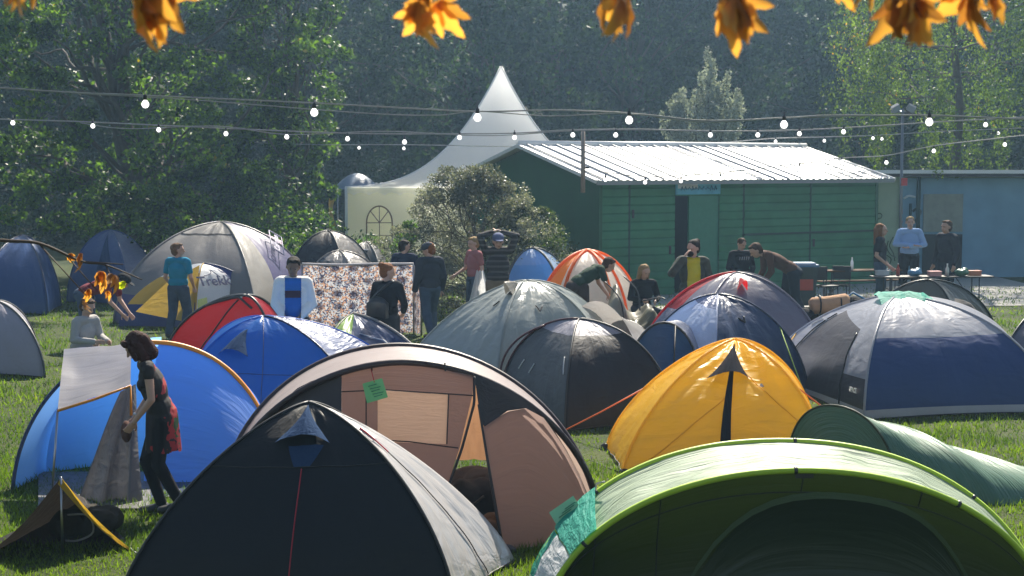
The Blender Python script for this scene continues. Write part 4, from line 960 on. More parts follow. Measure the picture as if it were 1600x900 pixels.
# ---- front green pop-up tent
GRN = F('fly_green_sunlit', (.48, .58, .42), trans=.35, tcol=(.5, .65, .3), rough=.38, wr=1.0, us=4, vs=5, spec=.7)  # green lightened so the awning's sunlit highlight sits in the colour
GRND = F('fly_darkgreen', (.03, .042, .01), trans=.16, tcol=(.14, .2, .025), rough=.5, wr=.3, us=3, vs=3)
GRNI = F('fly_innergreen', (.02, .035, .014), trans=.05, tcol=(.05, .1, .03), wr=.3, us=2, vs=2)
LIME = simple('sleeve_lime', (.38, .55, .03), .5)
TEAL = F('towel_teal', (.02, .32, .25), trans=.35, tcol=(.05, .6, .45), rough=.7, wr=.5)
def popup_green():
    A = gp(818, 992); B = gp(1640, 985); A.z = B.z = 0
    Rt = at(1215, 689, 10.95); Ft = at(1243, 735, 10.0)
    root = thing('popup_tent', 'green pop-up tent with lime hoops at the bottom right', 'tent', (A + B) / 2)
    A2 = A + V(.14, -.15, 0)
    hF = arc(A2, B, Ft, 2.05, 56); hR = arc(A, B, Rt, 2.15, 56)
    b1 = arc(A + V(.1, .8, 0), B + V(-.1, .8, 0), Rt + V(0, .7, -.16), 2.0, 56); b2 = arc(A + V(.3, 1.5, 0), B + V(-.3, 1.5, 0), Rt + V(0, 1.3, -.6), 1.9, 56); b3 = arc(A + V(.6, 2.0, 0), B + V(-.6, 2.0, 0), Rt + V(0, 1.9, -1.1), 1.8, 56)
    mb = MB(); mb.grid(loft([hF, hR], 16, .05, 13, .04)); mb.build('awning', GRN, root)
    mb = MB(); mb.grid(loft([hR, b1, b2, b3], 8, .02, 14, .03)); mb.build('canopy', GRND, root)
    for h in (hF, hR): mb = MB(); mb.tube(h, .022, 7); mb.build('pole_sleeve', LIME, root); 
    for h, ks in ((hF, (11, 28, 40)), (hR, (14, 29, 43))):
        for k in ks: mb = MB(); d = (h[k + 1] - h[k - 1]).normalized() * .012; mb.tube([h[k] - d, h[k] + d], .024, 8); mb.build('clip', BLACKP, root)
    n = len(hF); M = (A2 + B) / 2; P = []
    for j in range(15):
        g = j / 14; row = []
        for p in hF:
            k = max(0, 1 - ((p.x - M.x) / ((B.x - A2.x) / 2)) ** 2)
            q = V(p.x, lerp(p.y, A2.y + .3 - .3 * k, g) + .25 * math.sin(pi * g) * k ** .5 + .012 * noise.noise(V(p.x * 4, g * 3, 0)), p.z * (1 - g) - .02 * g)
            row.append(q)
        P.append(row)
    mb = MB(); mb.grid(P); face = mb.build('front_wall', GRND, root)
    # inner door arch and seams on the front wall
    def fp(u, g, off=.02):
        x = u * (n - 1); i = min(n - 2, int(x)); f = x - i; y = g * 14; j = min(13, int(y)); h = y - j
        return P[j][i].lerp(P[j][i + 1], f).lerp(P[j + 1][i].lerp(P[j + 1][i + 1], f), h) + V(0, -off, 0)
    D = [fp(lerp(.34, .80, a / 20), .13 + .86 * abs((a / 20) * 2 - 1) ** 3.0, .02) for a in range(21)]
    mb = MB(); mb.grid([D, [V(p.x, p.y, max(-.01, p.z - .045 if p.z > .1 else p.z)) + V(0, -.004, 0) for p in D]]); mb.build('door_trim', GRN if False else F('trim_green', (.06, .1, .035), trans=.1), root)
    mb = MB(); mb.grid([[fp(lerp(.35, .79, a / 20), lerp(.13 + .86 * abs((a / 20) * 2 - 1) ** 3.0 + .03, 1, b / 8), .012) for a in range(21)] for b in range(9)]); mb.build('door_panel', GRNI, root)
    for u in (.22, .33, .51, .66): mb = MB(); mb.tube([fp(u, g_ / 12 * (.14 if u > .4 else .9) + .005, .012) for g_ in range(13)], .005, 4); mb.build('seam', BLACKP, root)
    mb = MB(); mb.tube([fp(.1 + .8 * a / 30, .14, .012) for a in range(31)], .005, 4); mb.build('seam', BLACKP, root)
    mb = MB(); p = fp(.51, .03, .03); mb.box(p, (.12, .01, .03)); mb.build('strap', BLACKP, root)
    # teal and white cloth draped over the left end of the awning
    def aw(k, g, off=.02):
        i = int(k); f = k - i; q = hF[i].lerp(hF[i + 1], f).lerp(hR[i].lerp(hR[i + 1], f), g); c = V((A.x + B.x) / 2, q.y, 0); d = (q - c).normalized(); return q + d * (off + .012 * noise.noise(V(k * .8, g * 5, 3)))
    rt = thing('towel', 'turquoise towel draped over the left end of the green pop-up tent', 'towel', aw(13, .5))
    mb = MB(); mb.grid([[aw(lerp(9.5, 12.8 + 1.5 * g_ / 10, i / 12), -.02 + g_ / 10 * 1.08, .03) for i in range(13)] for g_ in range(11)]); mb.build('cloth', TEAL, rt)
    mb = MB(); mb.tube([aw(14.2, .95, .03), aw(14.7, 1.0, .06), aw(15.4, .85, .07)], .006); mb.build('peg_hook', PEG, rt)
    rt = thing('towel', 'white cloth with teal edge draped low on the left end of the green pop-up tent', 'towel', aw(8, .5))
    mb = MB(); mb.grid([[aw(lerp(3.2, 9.3, i / 14), -.02 + g_ / 10 * 1.05, .024) for i in range(15)] for g_ in range(11)], mif=lambda i, j: 1 if (i > 7 and j > 3) or (j < 3) else 0); mb.build('cloth', [F('towel_white', (.75, .76, .78), trans=.35, wr=.5, rough=.6), TEAL], rt)
    c0 = aw(11.3, 1.0, .06); rt = thing('name_card', 'pale green card stuck at the left end of the green pop-up tent', 'card', c0)
    e1 = V(.17, 0, .12); e2 = V(-.05, .03, .08); mb = MB(); mb.grid([[c0 - e1 / 2 - e2 / 2, c0 + e1 / 2 - e2 / 2], [c0 - e1 / 2 + e2 / 2, c0 + e1 / 2 + e2 / 2]]); mb.build('card', simple('card_pale', (.3, .6, .36), .5), rt, smooth=False)
    for k in range(3): mb = MB(); s_ = c0 + V(-.04 + .02 * k, -.01, -.05 + .03 * k); mb.tube([s_, s_ + e1 * .5], .003, 4); mb.build('ink_line', CARDINK, rt)
popup_green()

# ---- yellow dome
YEL = F('fly_yellow', (.8, .5, .04), trans=.55, tcol=(1, .68, .06), rough=.36, wr=.5, us=5, vs=3, spec=.7)
t = Dome('dome_tent', 'yellow-orange dome tent with a dark triangular door vent', gpx((972, 742), (1292, 738), (1275, 690), (948, 702)), at(1148, 530, 17.0), e=[1.5, 1.75, 1.75, 1.5], sag=.05, amp=.024, seed=2)
t.canopy([YEL], m=26, k=20); t.poles(YEL, .014, off=.004)
t.hood(0, .46, .88, .4, .3, F('vent_black', (.02, .02, .026), trans=.02, rough=.95, spec=.03), out=.11)
t.patch(0, [(.47, .1), (.53, .1), (.5, .84), (.46, .84)], F('vent_black', (0, 0, 0)), 'zip_flap', .02)
t.line(0, [(.5, .5), (.3, .32), (.12, .12)], YEL, 'seam', .006); t.line(0, [(.56, .7), (.8, .45), (.95, .25)], YEL, 'seam', .006)
t.patch(0, [(.735, .52), (.765, .515), (.76, .54), (.74, .54)], BRT, 'vent_patch', .015)
for u, w_ in ((0, .05),):
    mb = MB(); p = t.C[0]; mb.ell(p + V(.02, .0, .03), (.06, .03, .035)); mb.build('corner_boot', DARKTRIM, t.root)
    mb = MB(); p = t.C[3]; mb.ell(p + V(-.02, 0, .03), (.05, .03, .04)); mb.build('corner_boot', DARKTRIM, t.root)
guy(t.root, t.pole(3, .45), gp(868, 680), ORANGECORD, r=.009); guy(t.root, t.pole(1, .5), gp(1330, 668), ORANGECORD, r=.009)
guy(t.root, t.pole(0, .03), gp(925, 720), DARKTRIM, r=.008)

# ---- low green tunnel at right
TUN = F('fly_sage', (.1, .2, .12), trans=.2, tcol=(.08, .2, .1), rough=.33, wr=.6, us=2, vs=12, spec=.7)
def tunnel():
    root = thing('tunnel_tent', 'low sage green tunnel tent between the yellow dome and the green pop-up', 'tent', gp(1400, 745))
    h0 = arc(gp(1232, 742), gp(1405, 775), at(1308, 634, 15.2), 2.2, 30)
    h1 = arc(gp(1310, 722), gp(1560, 790), at(1400, 662, 15.4), 2.1, 30); h2 = arc(gp(1420, 720), gp(1700, 785), at(1500, 700, 15.5), 2.0, 30); h3 = arc(gp(1560, 725), gp(1760, 770), at(1640, 738, 15.6), 2.0, 30)
    mb = MB(); mb.grid(loft([h0, h1, h2, h3], 10, .03, 21, .04)); mb.build('canopy', TUN, root)
    c = (h0[0] + h0[-1]) / 2; mb = MB(); mb.grid([[p.lerp(c, g / 6) for p in h0] for g in range(7)]); mb.build('end_wall', TUN, root)
    mb = MB(); mb.tube(h0, .012); mb.build('pole_sleeve', GRND, root)
tunnel()

# ---- dark grey dome
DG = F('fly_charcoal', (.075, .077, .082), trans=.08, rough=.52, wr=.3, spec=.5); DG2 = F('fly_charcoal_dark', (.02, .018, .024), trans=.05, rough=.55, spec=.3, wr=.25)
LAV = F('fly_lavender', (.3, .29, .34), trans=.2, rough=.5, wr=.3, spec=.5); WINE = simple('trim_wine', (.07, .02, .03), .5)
t = Dome('dome_tent', 'charcoal dome tent with a paler lavender top behind the brown tent', gpx((782, 636), (882, 674), (1052, 664), (1000, 630), (870, 612)), at(905, 499, 19.5), e=[2.1, 1.75, 2.1, 1.9, 1.9], sag=.035, amp=.01, seed=3)
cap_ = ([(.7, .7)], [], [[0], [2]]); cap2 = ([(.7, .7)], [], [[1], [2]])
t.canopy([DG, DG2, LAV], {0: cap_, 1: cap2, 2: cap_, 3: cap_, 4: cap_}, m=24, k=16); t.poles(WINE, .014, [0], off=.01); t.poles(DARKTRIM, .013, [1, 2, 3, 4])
for u in (.18, .35): t.line(0, [(u, .3), (u + .03, .38)], simple('loop_white', (.6, .6, .6)), 'toggle', .008)
t.line(0, [(.93, .38), (.9, .5)], simple('loop_white', (0, 0, 0)), 'toggle', .008); t.line(4, [(.7, .05), (.72, .68)], WINE, 'seam', .012)
mb = MB(); mb.tube([t.surf(0, .08 - .1 * math.sin(pi * k / 20), k / 20 * .7 + .01, .03 + .05 * math.sin(pi * k / 20)) for k in range(21)], .015); mb.build('awning_pole', WINE, t.root)

# ---- large grey-green dome
GG = F('fly_greygreen', (.37, .4, .39), trans=.38, tcol=(.43, .47, .44), rough=.36, wr=.45, us=8, vs=2)
t = Dome('dome_tent', 'large grey-green dome tent with a small hooded vent near its top', gpx((622, 608), (775, 632), (955, 612), (965, 585), (690, 575)), at(822, 438, 22.0), e=[1.55, 1.9, 1.85, 1.9, 1.6], sag=.04, amp=.02, seed=4)
t.canopy([GG], m=26, k=20); t.poles(GG, .012, off=.002)
t.hood(0, .83, .86, .22, .14, F('vent_stone', (.28, .26, .22), trans=.2), out=.2, inner=DARKTRIM)
for u, tt in ((.62, .62),): t.line(0, [(u, tt), (u + .06, tt + .04)], DARKTRIM, 'toggle', .01)
t.line(1, [(.42, .62), (.47, .57), (.52, .61)], BRT, 'toggle', .008)
STN = F('fly_stone', (.33, .31, .3), trans=.35, rough=.35, wr=.6)
mb = MB(); h0 = arc(gp(880, 610), gp(1010, 606), at(930, 470, 22.6), 2.0, 20); h1 = arc(gp(930, 596), gp(1045, 598), at(975, 500, 23.4), 2.0, 20)
mb.grid(loft([h0, h1], 10, .03, 3, .04)); mb.build('porch', STN, t.root); mb = MB(); mb.tube(h1, .012); mb.build('pole', STN, t.root)

# ---- blue dome (left middle) and its lilac side
BLU = F('fly_blue', (.02, .15, .48), trans=.4, tcol=(.03, .3, .95), rough=.34, wr=.3, spec=.7); NAVY = F('fly_navy', (.02, .035, .1), trans=.12, rough=.36, wr=.4); SILV = F('fly_silverblue', (.2, .23, .36), trans=.3, rough=.3, wr=.6, us=3, vs=8)
t = Dome('dome_tent', 'bright blue dome tent with navy vents in front of the red tent', gpx((278, 648), (560, 655), (640, 625), (480, 600), (300, 608)), at(412, 494, 20.2), e=[1.75, 1.7, 1.8, 1.8, 1.8], sag=.03, amp=.012, seed=5)
t.canopy([BLU, SILV], {1: ([], [], [[1]])}, m=24, k=18); t.poles(NAVY, .014, [1]); t.poles(BLU, .01, [0, 2, 3, 4], off=.002)
t.hood(0, .24, .72, .24, .26, NAVYV, out=.16); t.hood(0, .66, .3, .12, .1, NAVYV, out=.05); t.line(0, [(.46, .02), (.5, .98)], SILV, 'seam', .005); t.line(0, [(0, .33), (1, .33)], NAVY, 'seam', .004)

# ---- small navy tent with lime tip
LG = F('fly_lime', (.2, .38, .04), trans=.4, rough=.4)
t = Dome('dome_tent', 'small navy dome tent with a lime green end below the patterned sheet', gpx((495, 612), (690, 620), (660, 585), (500, 590)), at(552, 490, 22.8), e=1.75, sag=.05, amp=.02, seed=6)
t.canopy([NAVY, LG, STN], {0: ([], [(.12, .34)], [[1, 0]]), 3: ([], [], [[1]])}, m=22, k=18); t.poles(STN, .018, [1]); t.poles(STN, .01, [0])
t.line(0, [(.4, .62), (.7, .55), (.85, .35)], ZIPR, 'zip', .008); t.line(1, [(.05, .35), (.1, .42)], BLACKP, 'toggle', .02)

# ---- big blue tent with orange hoop, grey awning (left)
BL2 = F('fly_brightblue', (.14, .3, .75), trans=.55, tcol=(.22, .48, 1.0), rough=.4, wr=.3, us=3, vs=3, spec=.6)
ORG = simple('sleeve_orange', (.75, .28, .02), .5); GRY = F('awning_grey', (.3, .29, .32), trans=.4, rough=.6, wr=.35, us=1.2, vs=1.2, spec=.3); GRYD = F('flap_grey', (.13, .125, .13), trans=.2, rough=.5, wr=.5)
PALB = F('inner_paleblue', (.2, .42, .75), trans=.6, tcol=(.35, .7, 1.0), wr=.2)
def bigblue():
    A = gp(20, 765); B = gp(428, 742); A.z = B.z = 0
    Tp = at(235, 535, 15.9); root = thing('tunnel_tent', 'large blue tent with orange hoop and grey awning beside the woman in black', 'tent', (A + B) / 2)
    h = arc(A, B, Tp, 2.0, 48); c = (A + B) / 2
    b1 = arc(A + V(.1, 1.1, 0), B + V(-.3, 1.1, 0), Tp + V(-.05, 1.0, -.16), 2.0, 48); b2 = arc(A + V(.2, 2.0, 0), B + V(-.4, 2.0, 0), Tp + V(0, 1.9, -.5), 2, 48); b3 = arc(A + V(.5, 2.8, 0), B + V(-.9, 2.7, 0), Tp + V(0, 2.6, -1.2), 2, 48)
    mb = MB(); mb.grid(loft([h, b1, b2, b3], 8, .02, 31, .03)); mb.build('canopy', BL2, root)
    mb = MB(); mb.tube(h[18:], .026, 7); mb.build('pole_sleeve', ORG, root)
    mb = MB(); mb.tube(h[:19], .02, 7); mb.build('pole_sleeve', NAVY, root)
    # front wall right half
    xg = at(222, 700, 15.2).x; P = []
    R_ = [p for p in h if p.x >= xg]
    for j in range(13): g = j / 12; P.append([V(p.x, lerp(p.y, 15.15, g) - .1 * math.sin(pi * g) + .02 * noise.noise(V(p.x * 4, g * 4, 8)), p.z * (1 - g)) for p in R_])
    mb = MB(); mb.grid(P); mb.build('front_wall', BL2, root)
    mb = MB(); L_ = [p for p in h if p.x <= xg]; mb.grid([[V(p.x, p.y + .5, p.z * (1 - j / 6)) for p in L_] for j in range(7)]); mb.build('inner_wall', PALB, root)
    # grey awning thrown forward over the doorway
    a0 = at(100, 545, 15.7); a1 = at(205, 537, 15.7); b0 = at(90, 642, 14.3); b1_ = at(204, 603, 14.3); P = []
    for j in range(13):
        g = j / 12; P.append([a0.lerp(a1, i / 12).lerp(b0.lerp(b1_, i / 12), g) + V(0, 0, .02 * noise.noise(V(i * .3, j * .3, 2)) + .012 * math.sin(i * .9 + j * .3) * (j / 12) - .05 * math.sin(pi * g) * math.sin(pi * i / 12)) for i in range(13)])
    mb = MB(); mb.grid(P); mb.build('awning', GRY, root); mb = MB(); mb.tube([b0, b0.lerp(b1_, .5) - V(0, 0, .01), b1_, b1_ + V(.0, 0, -.28)], .014); mb.build('edge_tape', ORG, root)
    mb = MB(); mb.tube([b0, V(b0.x - .05, b0.y - .1, 0)], .012); mb.build('pole', PEG, root)
    # grey flap hanging from the awning corner, spreading to the ground
    P = []; top = [at(188, 612, 14.75), at(212, 600, 14.9)]; bot = [gp(118, 788), gp(222, 790)]
    mid = [gp(100, 790), gp(222, 788)]
    for j in range(17):
        g = j / 16; P.append([top[0].lerp(top[1], i / 10).lerp(bot[0].lerp(bot[1], i / 10), g) + V(.03 * math.sin(i * 1.6 + g * 3) * g, .1 * math.sin(i * 1.3) * g, .05 * math.sin(pi * g)) for i in range(11)])
    mb = MB(); mb.grid(P); mb.build('door_flap', GRYD, root)
    P = []
    for j in range(9): g = j / 8; P.append([gp(lerp(60, 235, i / 10), lerp(742, 800, g)) + V(0, 0, .035 + .03 * noise.noise(V(i, j, 1))) for i in range(11)])
    mb = MB(); mb.grid(P); mb.build('groundsheet', GRYD, root)
    mb = MB(); P = [[gp(lerp(215, 415, i / 12), lerp(786 - 3 * i, 745, g / 2)) + V(0, 0, .01 + .02 * (g == 1)) for i in range(13)] for g in range(3)]; mb.grid(P); mb.build('skirt', NAVY, root)
bigblue()

# ---- red tent
RED = F('fly_red', (.38, .015, .03), trans=.4, tcol=(.75, .03, .05), rough=.34, wr=.3)
t = Dome('dome_tent', 'small red dome tent with black poles behind the bright blue dome', gpx((258, 562), (430, 580), (452, 560), (290, 545)), at(384, 462, 24), e=[1.7, 1.9, 1.9, 1.7], sag=.02, amp=.01, seed=7)
t.canopy([RED], m=20, k=14); t.poles(BLACKP, .022)
mb = MB(); mb.tube([t.surf(0, k / 16 * .8 + .05, .62 + .18 * math.sin(pi * k / 16), .04) for k in range(17)], .02); mb.build('pole', BLACKP, t.root); t.line(0, [(.5, .78), (.38, .3), (.3, .1)], BLACKP, 'zip', .014)
t.patch(0, [(.45, .8), (.6, .8), (.64, .93), (.42, .93)], simple('label_white', (.7, .75, .7)), 'vent_patch', .03); t.patch(0, [(.48, .83), (.58, .83), (.59, .9), (.48, .9)], CARD, 'badge', .036)

# ---- white and blue tent with yellow flap and lettering
WHB = F('fly_white', (.75, .78, .85), trans=.5, rough=.36, wr=.25); YLF = F('flap_yellow', (.55, .36, .06), trans=.45, rough=.45); NV2 = F('fly_royal', (.02, .03, .16), trans=.2)
t = Dome('dome_tent', 'white and navy dome tent with a yellow door flap and printed lettering', gpx((185, 511), (305, 515), (425, 505), (415, 494), (250, 490)), at(318, 412, 30.6), e=[1.7, 1.7, 1.75, 1.8, 1.8], sag=.02, amp=.008, seed=8)
t.canopy([WHB, NV2, YLF], {0: ([(.28, .32), (.62, .7)], [], [[1], [2], [0]]), 1: ([(.18, .5)], [(.8, .62)], [[0, 1], [0, 1]])}, m=24, k=16); t.poles(YLF, .014, [1]); t.poles(NV2, .012, [2])
P = [at(312, 414, 30.2), at(300, 505, 29.5), at(212, 487, 29.2), at(262, 440, 29.6)]; mb = MB(); mb.grid([[P[0], P[0].lerp(P[1], .5), P[1]], [P[0].lerp(P[3], .5), (P[0] + P[1] + P[2] + P[3]) / 4, P[1].lerp(P[2], .5)], [P[3], P[3].lerp(P[2], .5), P[2]]]); mb.build('door_flap', YLF, t.root)
c = t.surf(1, .33, .55, .03); xd = (t.surf(1, .5, .55, .03) - t.surf(1, .15, .55, .03)); up = t.surf(1, .33, .65, .03) - t.surf(1, .33, .45, .03)
text_on('Trekk', c, xd, up, .3, t.root, simple('ink_navy', (.02, .03, .12)), bold=.006)
for a, b in (((.12, .63), (.3, .66)), ((.3, .66), (.36, .73)), ((.36, .73), (.5, .6))): t.line(1, [a, b], simple('ink_navy', (0, 0, 0)), 'logo_line', .008, .03)
t.patch(1, [(.02, .2), (.16, .22), (.15, .36), (.01, .34)], simple('card_yellow', (.65, .65, .2)), 'card', .04)

# ---- big grey and purple dome
GB_ = F('fly_taupe', (.19, .18, .18), trans=.25, rough=.4, wr=.25); BEI = F('fly_beige', (.36, .34, .31), trans=.3, rough=.4, wr=.25); PUR = F('fly_purple', (.09, .08, .19), trans=.25, rough=.4, wr=.25); DKP = F('fly_plum', (.05, .035, .06), trans=.1)
t = Dome('dome_tent', 'biggest dome tent, taupe and purple with a framed logo, under the oak', gpx((178, 506), (400, 512), (500, 486), (440, 470), (215, 480)), at(345, 347, 33.2), e=[1.85, 1.8, 1.75, 1.8, 1.8], sag=.03, amp=.015, seed=9)
t.canopy([GB_, BEI, PUR, DKP], {0: ([(.22, .12)], [], [[2], [0]]), 1: ([], [(.35, .5)], [[1, 2]]), 2: ([], [], [[3]]), 4: ([], [], [[2]])}, m=24, k=18); t.poles(GB_, .02, [0, 1]); t.poles(BEI, .02, [2]); t.poles(PUR, .02, [3, 4])
t.line(0, [(0.03, .72), (1, .72)], GB_, 'seam', .01)
lo = t.surf(1, .78, .55, .15); lx_ = (t.surf(1, .9, .55) - t.surf(1, .66, .55)).normalized(); ly_ = t.surf(1, .78, .62) - t.surf(1, .78, .48); ln = lx_.cross(ly_).normalized(); ly_ = ln.cross(lx_)
lx_, ly_ = lx_ * math.cos(.6) + ly_ * math.sin(.6), ly_ * math.cos(.6) - lx_ * math.sin(.6)
LIL = simple('ink_lilac', (.4, .38, .5)); fr = [lo + lx_ * a_ + ly_ * b_ for a_, b_ in ((-.42, -.16), (.42, -.16), (.42, .16), (-.42, .16), (-.42, -.16))]
mb = MB(); mb.tube(fr, .014, 4); mb.build('logo_frame', LIL, t.root); text_on('Coleman', lo, lx_, ly_, .2, t.root, LIL, bold=.006)
t.patch(2, [(0, .55), (.3, .55), (.3, .68), (0, .68)], F('tab_mauve', (.25, .1, .25)), 'corner_tab', .03, puff=.1)

# ---- far left blue dome, and neighbours in the blurred margin of the photograph
BLD = F('fly_midblue', (.03, .07, .2), trans=.2, rough=.36, wr=.25)
t = Dome('dome_tent', 'dark blue dome tent at far left under the oak', gpx((105, 472), (200, 478), (248, 466), (130, 460)), at(172, 360, 36.5), e=1.9, sag=.03, amp=.012, seed=10)
t.canopy([BLD, SILV], {1: ([], [], [[1]])}, m=18, k=12); t.poles(BLD, .018, off=.002); t.hood(0, .6, .82, .3, .5, NAVYV, out=.06)
t = Dome('dome_tent', 'blue dome tent at the left edge of the view', gpx((-30, 490), (75, 492), (95, 478), (0, 474)), at(35, 368, 35), e=1.9, sag=.03, amp=.012, seed=11)
t.canopy([BLD], m=16, k=12); t.poles(NAVY, .018, off=.004)
t = Dome('dome_tent', 'grey dome tent at the left edge in front of the blue one', gpx((-90, 585), (70, 590), (60, 560), (-60, 560)), at(-10, 470, 24), e=1.9, sag=.03, amp=.012, seed=12)
t.canopy([LAV], m=16, k=12); t.poles(DG, .018, off=.004)

# ---- black and grey domes behind the patterned sheet
t = Dome('dome_tent', 'black dome tent with a pale side beyond the patterned sheet', gpx((445, 478), (540, 482), (592, 470), (470, 462)), at(512, 361, 35.5), e=2.0, sag=.03, amp=.01, seed=13)
t.canopy([DG2, STN], {1: ([], [], [[1]])}, m=18, k=12); t.poles(DARKTRIM, .016)
t = Dome('dome_tent', 'small dark grey dome tent in front of the pagoda side wall', gpx((530, 470), (600, 474), (615, 464), (545, 460)), at(572, 378, 37), e=1.9, sag=.03, amp=.01, seed=14)
t.canopy([DG], m=16, k=10); t.poles(STN, .014); t.line(0, [(.3, .7), (.7, .7)], WHITE, 'logo_line', .02, .02)
t = Dome('dome_tent', 'pale grey low dome tent directly above the patterned sheet', gpx((465, 505), (560, 510), (620, 498), (500, 488)), at(530, 392, 31.5), e=[2, 1.9, 1.9, 2], sag=.03, amp=.01, seed=15)
t.canopy([DG, STN], {1: ([], [], [[1]]), 0: ([(.75, .55)], [], [[0], [1]])}, m=18, k=12); t.poles(STN, .014)

# ---- patterned sheet screen
def sheetmat():
    m, nt, out = newmat('patterned_cloth'); b = N(nt, 'ShaderNodeBsdfPrincipled'); b.inputs['Roughness'].default_value = .8
    uv = N(nt, 'ShaderNodeUVMap'); mp = N(nt, 'ShaderNodeMapping'); mp.inputs['Scale'].default_value = (112, 56, 1); nt.links.new(uv.outputs[0], mp.inputs[0])
    vo = N(nt, 'ShaderNodeTexVoronoi', Scale=1.0); nt.links.new(mp.outputs[0], vo.inputs['Vector'])
    cr = N(nt, 'ShaderNodeValToRGB'); cr.color_ramp.interpolation = 'CONSTANT'; el = cr.color_ramp.elements
    el[0].color = (.02, .018, .03, 1); el[1].position = .3; el[1].color = (.5, .14, .04, 1)
    el[0].color = (.05, .05, .1, 1); el[1].position = .2; el[1].color = (.55, .3, .18, 1)
    for p, c in ((.38, (.62, .62, .64, 1)), (.62, (.12, .14, .22, 1)), (.74, (.4, .28, .2, 1)), (.86, (.5, .56, .66, 1))): e = el.new(p); e.color = c
    sp = N(nt, 'ShaderNodeSeparateColor'); nt.links.new(vo.outputs['Color'], sp.inputs[0]); nt.links.new(sp.outputs[0], cr.inputs[0])
    mp2 = N(nt, 'ShaderNodeMapping'); mp2.inputs['Scale'].default_value = (9, 5, 1); nt.links.new(uv.outputs[0], mp2.inputs[0])
    v2 = N(nt, 'ShaderNodeTexVoronoi', Scale=1.0); v2.inputs['Randomness'].default_value = .25; nt.links.new(mp2.outputs[0], v2.inputs['Vector'])
    c2 = N(nt, 'ShaderNodeValToRGB'); c2.color_ramp.elements[0].position = .18; c2.color_ramp.elements[0].color = (.2, .2, .28, 1); c2.color_ramp.elements[1].position = .4; c2.color_ramp.elements[1].color = (1, 1, 1, 1)
    nt.links.new(v2.outputs['Distance'], c2.inputs[0]); mx = N(nt, 'ShaderNodeMixRGB', blend_type='MULTIPLY'); mx.inputs[0].default_value = 1
    nt.links.new(cr.outputs[0], mx.inputs[1]); nt.links.new(c2.outputs[0], mx.inputs[2]); nt.links.new(mx.outputs[0], b.inputs[0])
    t_ = N(nt, 'ShaderNodeBsdfTranslucent'); nt.links.new(mx.outputs[0], t_.inputs[0]); ms = N(nt, 'ShaderNodeMixShader'); ms.inputs[0].default_value = .45
    nt.links.new(b.outputs[0], ms.inputs[1]); nt.links.new(t_.outputs[0], ms.inputs[2]); nt.links.new(ms.outputs[0], out.inputs[0]); return m
def sheet():
    a = at(472, 414, 29.0); b = at(646, 414, 28.8); c = at(658, 426, 28.5); ts = [a, a.lerp(b, .33) - V(0, 0, .02), a.lerp(b, .66), b, c]
    root = thing('windbreak', 'upright sheet of busy orange, white and navy pattern behind the girl with the bag', 'windbreak', V((a.x + b.x) / 2, 28.8, 0))
    P = []
    for j in range(15):
        g = j / 14; P.append([V(*(lambda q: (q[0], q[1] + .06 * math.sin(i * .55) * (.3 + g), q[2] * (1 - g) + .03 * g))(polyat([tuple(t_) for t_ in ts], i / 48))) for i in range(49)])
    mb = MB(); mb.grid(P, uvf=lambda p, q: (q / 48, p / 14)); mb.build('cloth', sheetmat(), root)
    mb = MB(); mb.tube([V(*polyat([tuple(t_) for t_ in ts[:4]], k / 20)) + V(0, 0, .02) for k in range(21)], .025); mb.build('top_hem', simple('hem_white', (.6, .55, .55), .6), root)
    for q in (a, b, c): mb = MB(); mb.tube([V(q.x, q.y, 0), q], .02); mb.build('pole', PEG, root)
    P = []
    for j in range(9): g = j / 8; P.append([V(c.x + .02 + .12 * i / 5 + .1 * g, 28.45 - .05 * (i % 2), lerp(1.05, .08, g)) for i in range(6)])
    mb = MB(); mb.grid(P); mb.build('side_cloth', F('sheet_greyish', (.25, .22, .2), trans=.3), root)
sheet()

# ---- blue and orange/white domes near the shed gable
t = Dome('dome_tent', 'light blue dome tent between the man with raised arms and the orange one', gpx((785, 492), (880, 497), (900, 484), (800, 480)), at(832, 388, 33), e=[2, 1.9, 1.9, 2], sag=.03, amp=.012, seed=16)
LBL = F('fly_skyblue', (.5, .65, .88), trans=.5, tcol=(.2, .5, 1.0), wr=.35); t.canopy([LBL, F('fly_azure', (.22, .42, .8), trans=.55, tcol=(.35, .65, 1))], {0: ([(.55, .6)], [], [[1], [0]])}, m=18, k=14); t.poles(DG, .025)
ORF = F('fly_orange', (.75, .2, .02), trans=.5, tcol=(1, .3, .03)); CRM = F('fly_cream', (.72, .66, .6), trans=.45, wr=.3)
t = Dome('dome_tent', 'white dome tent with bright orange pole bands beside the shed gable', gpx((838, 512), (960, 516), (1000, 500), (880, 494)), at(918, 392, 31), e=[1.9, 1.9, 1.9, 1.9], sag=.03, amp=.01, seed=17)
t.canopy([CRM, ORF], {0: ([], [(.22, .22)], [[1, 0]]), 3: ([], [], [[0]])}, m=20, k=16); t.poles(ORF, .035); t.line(0, [(.3, .02), (.3, .96)], ORF, 'door_tape', .035, .02)
t.line(1, [(.5, .02), (.5, .96)], ORF, 'door_tape', .03, .02); mb = MB(); mb.ell(t.A + V(0, 0, .02), (.1, .1, .03)); mb.build('roof_cap', ORF, t.root)

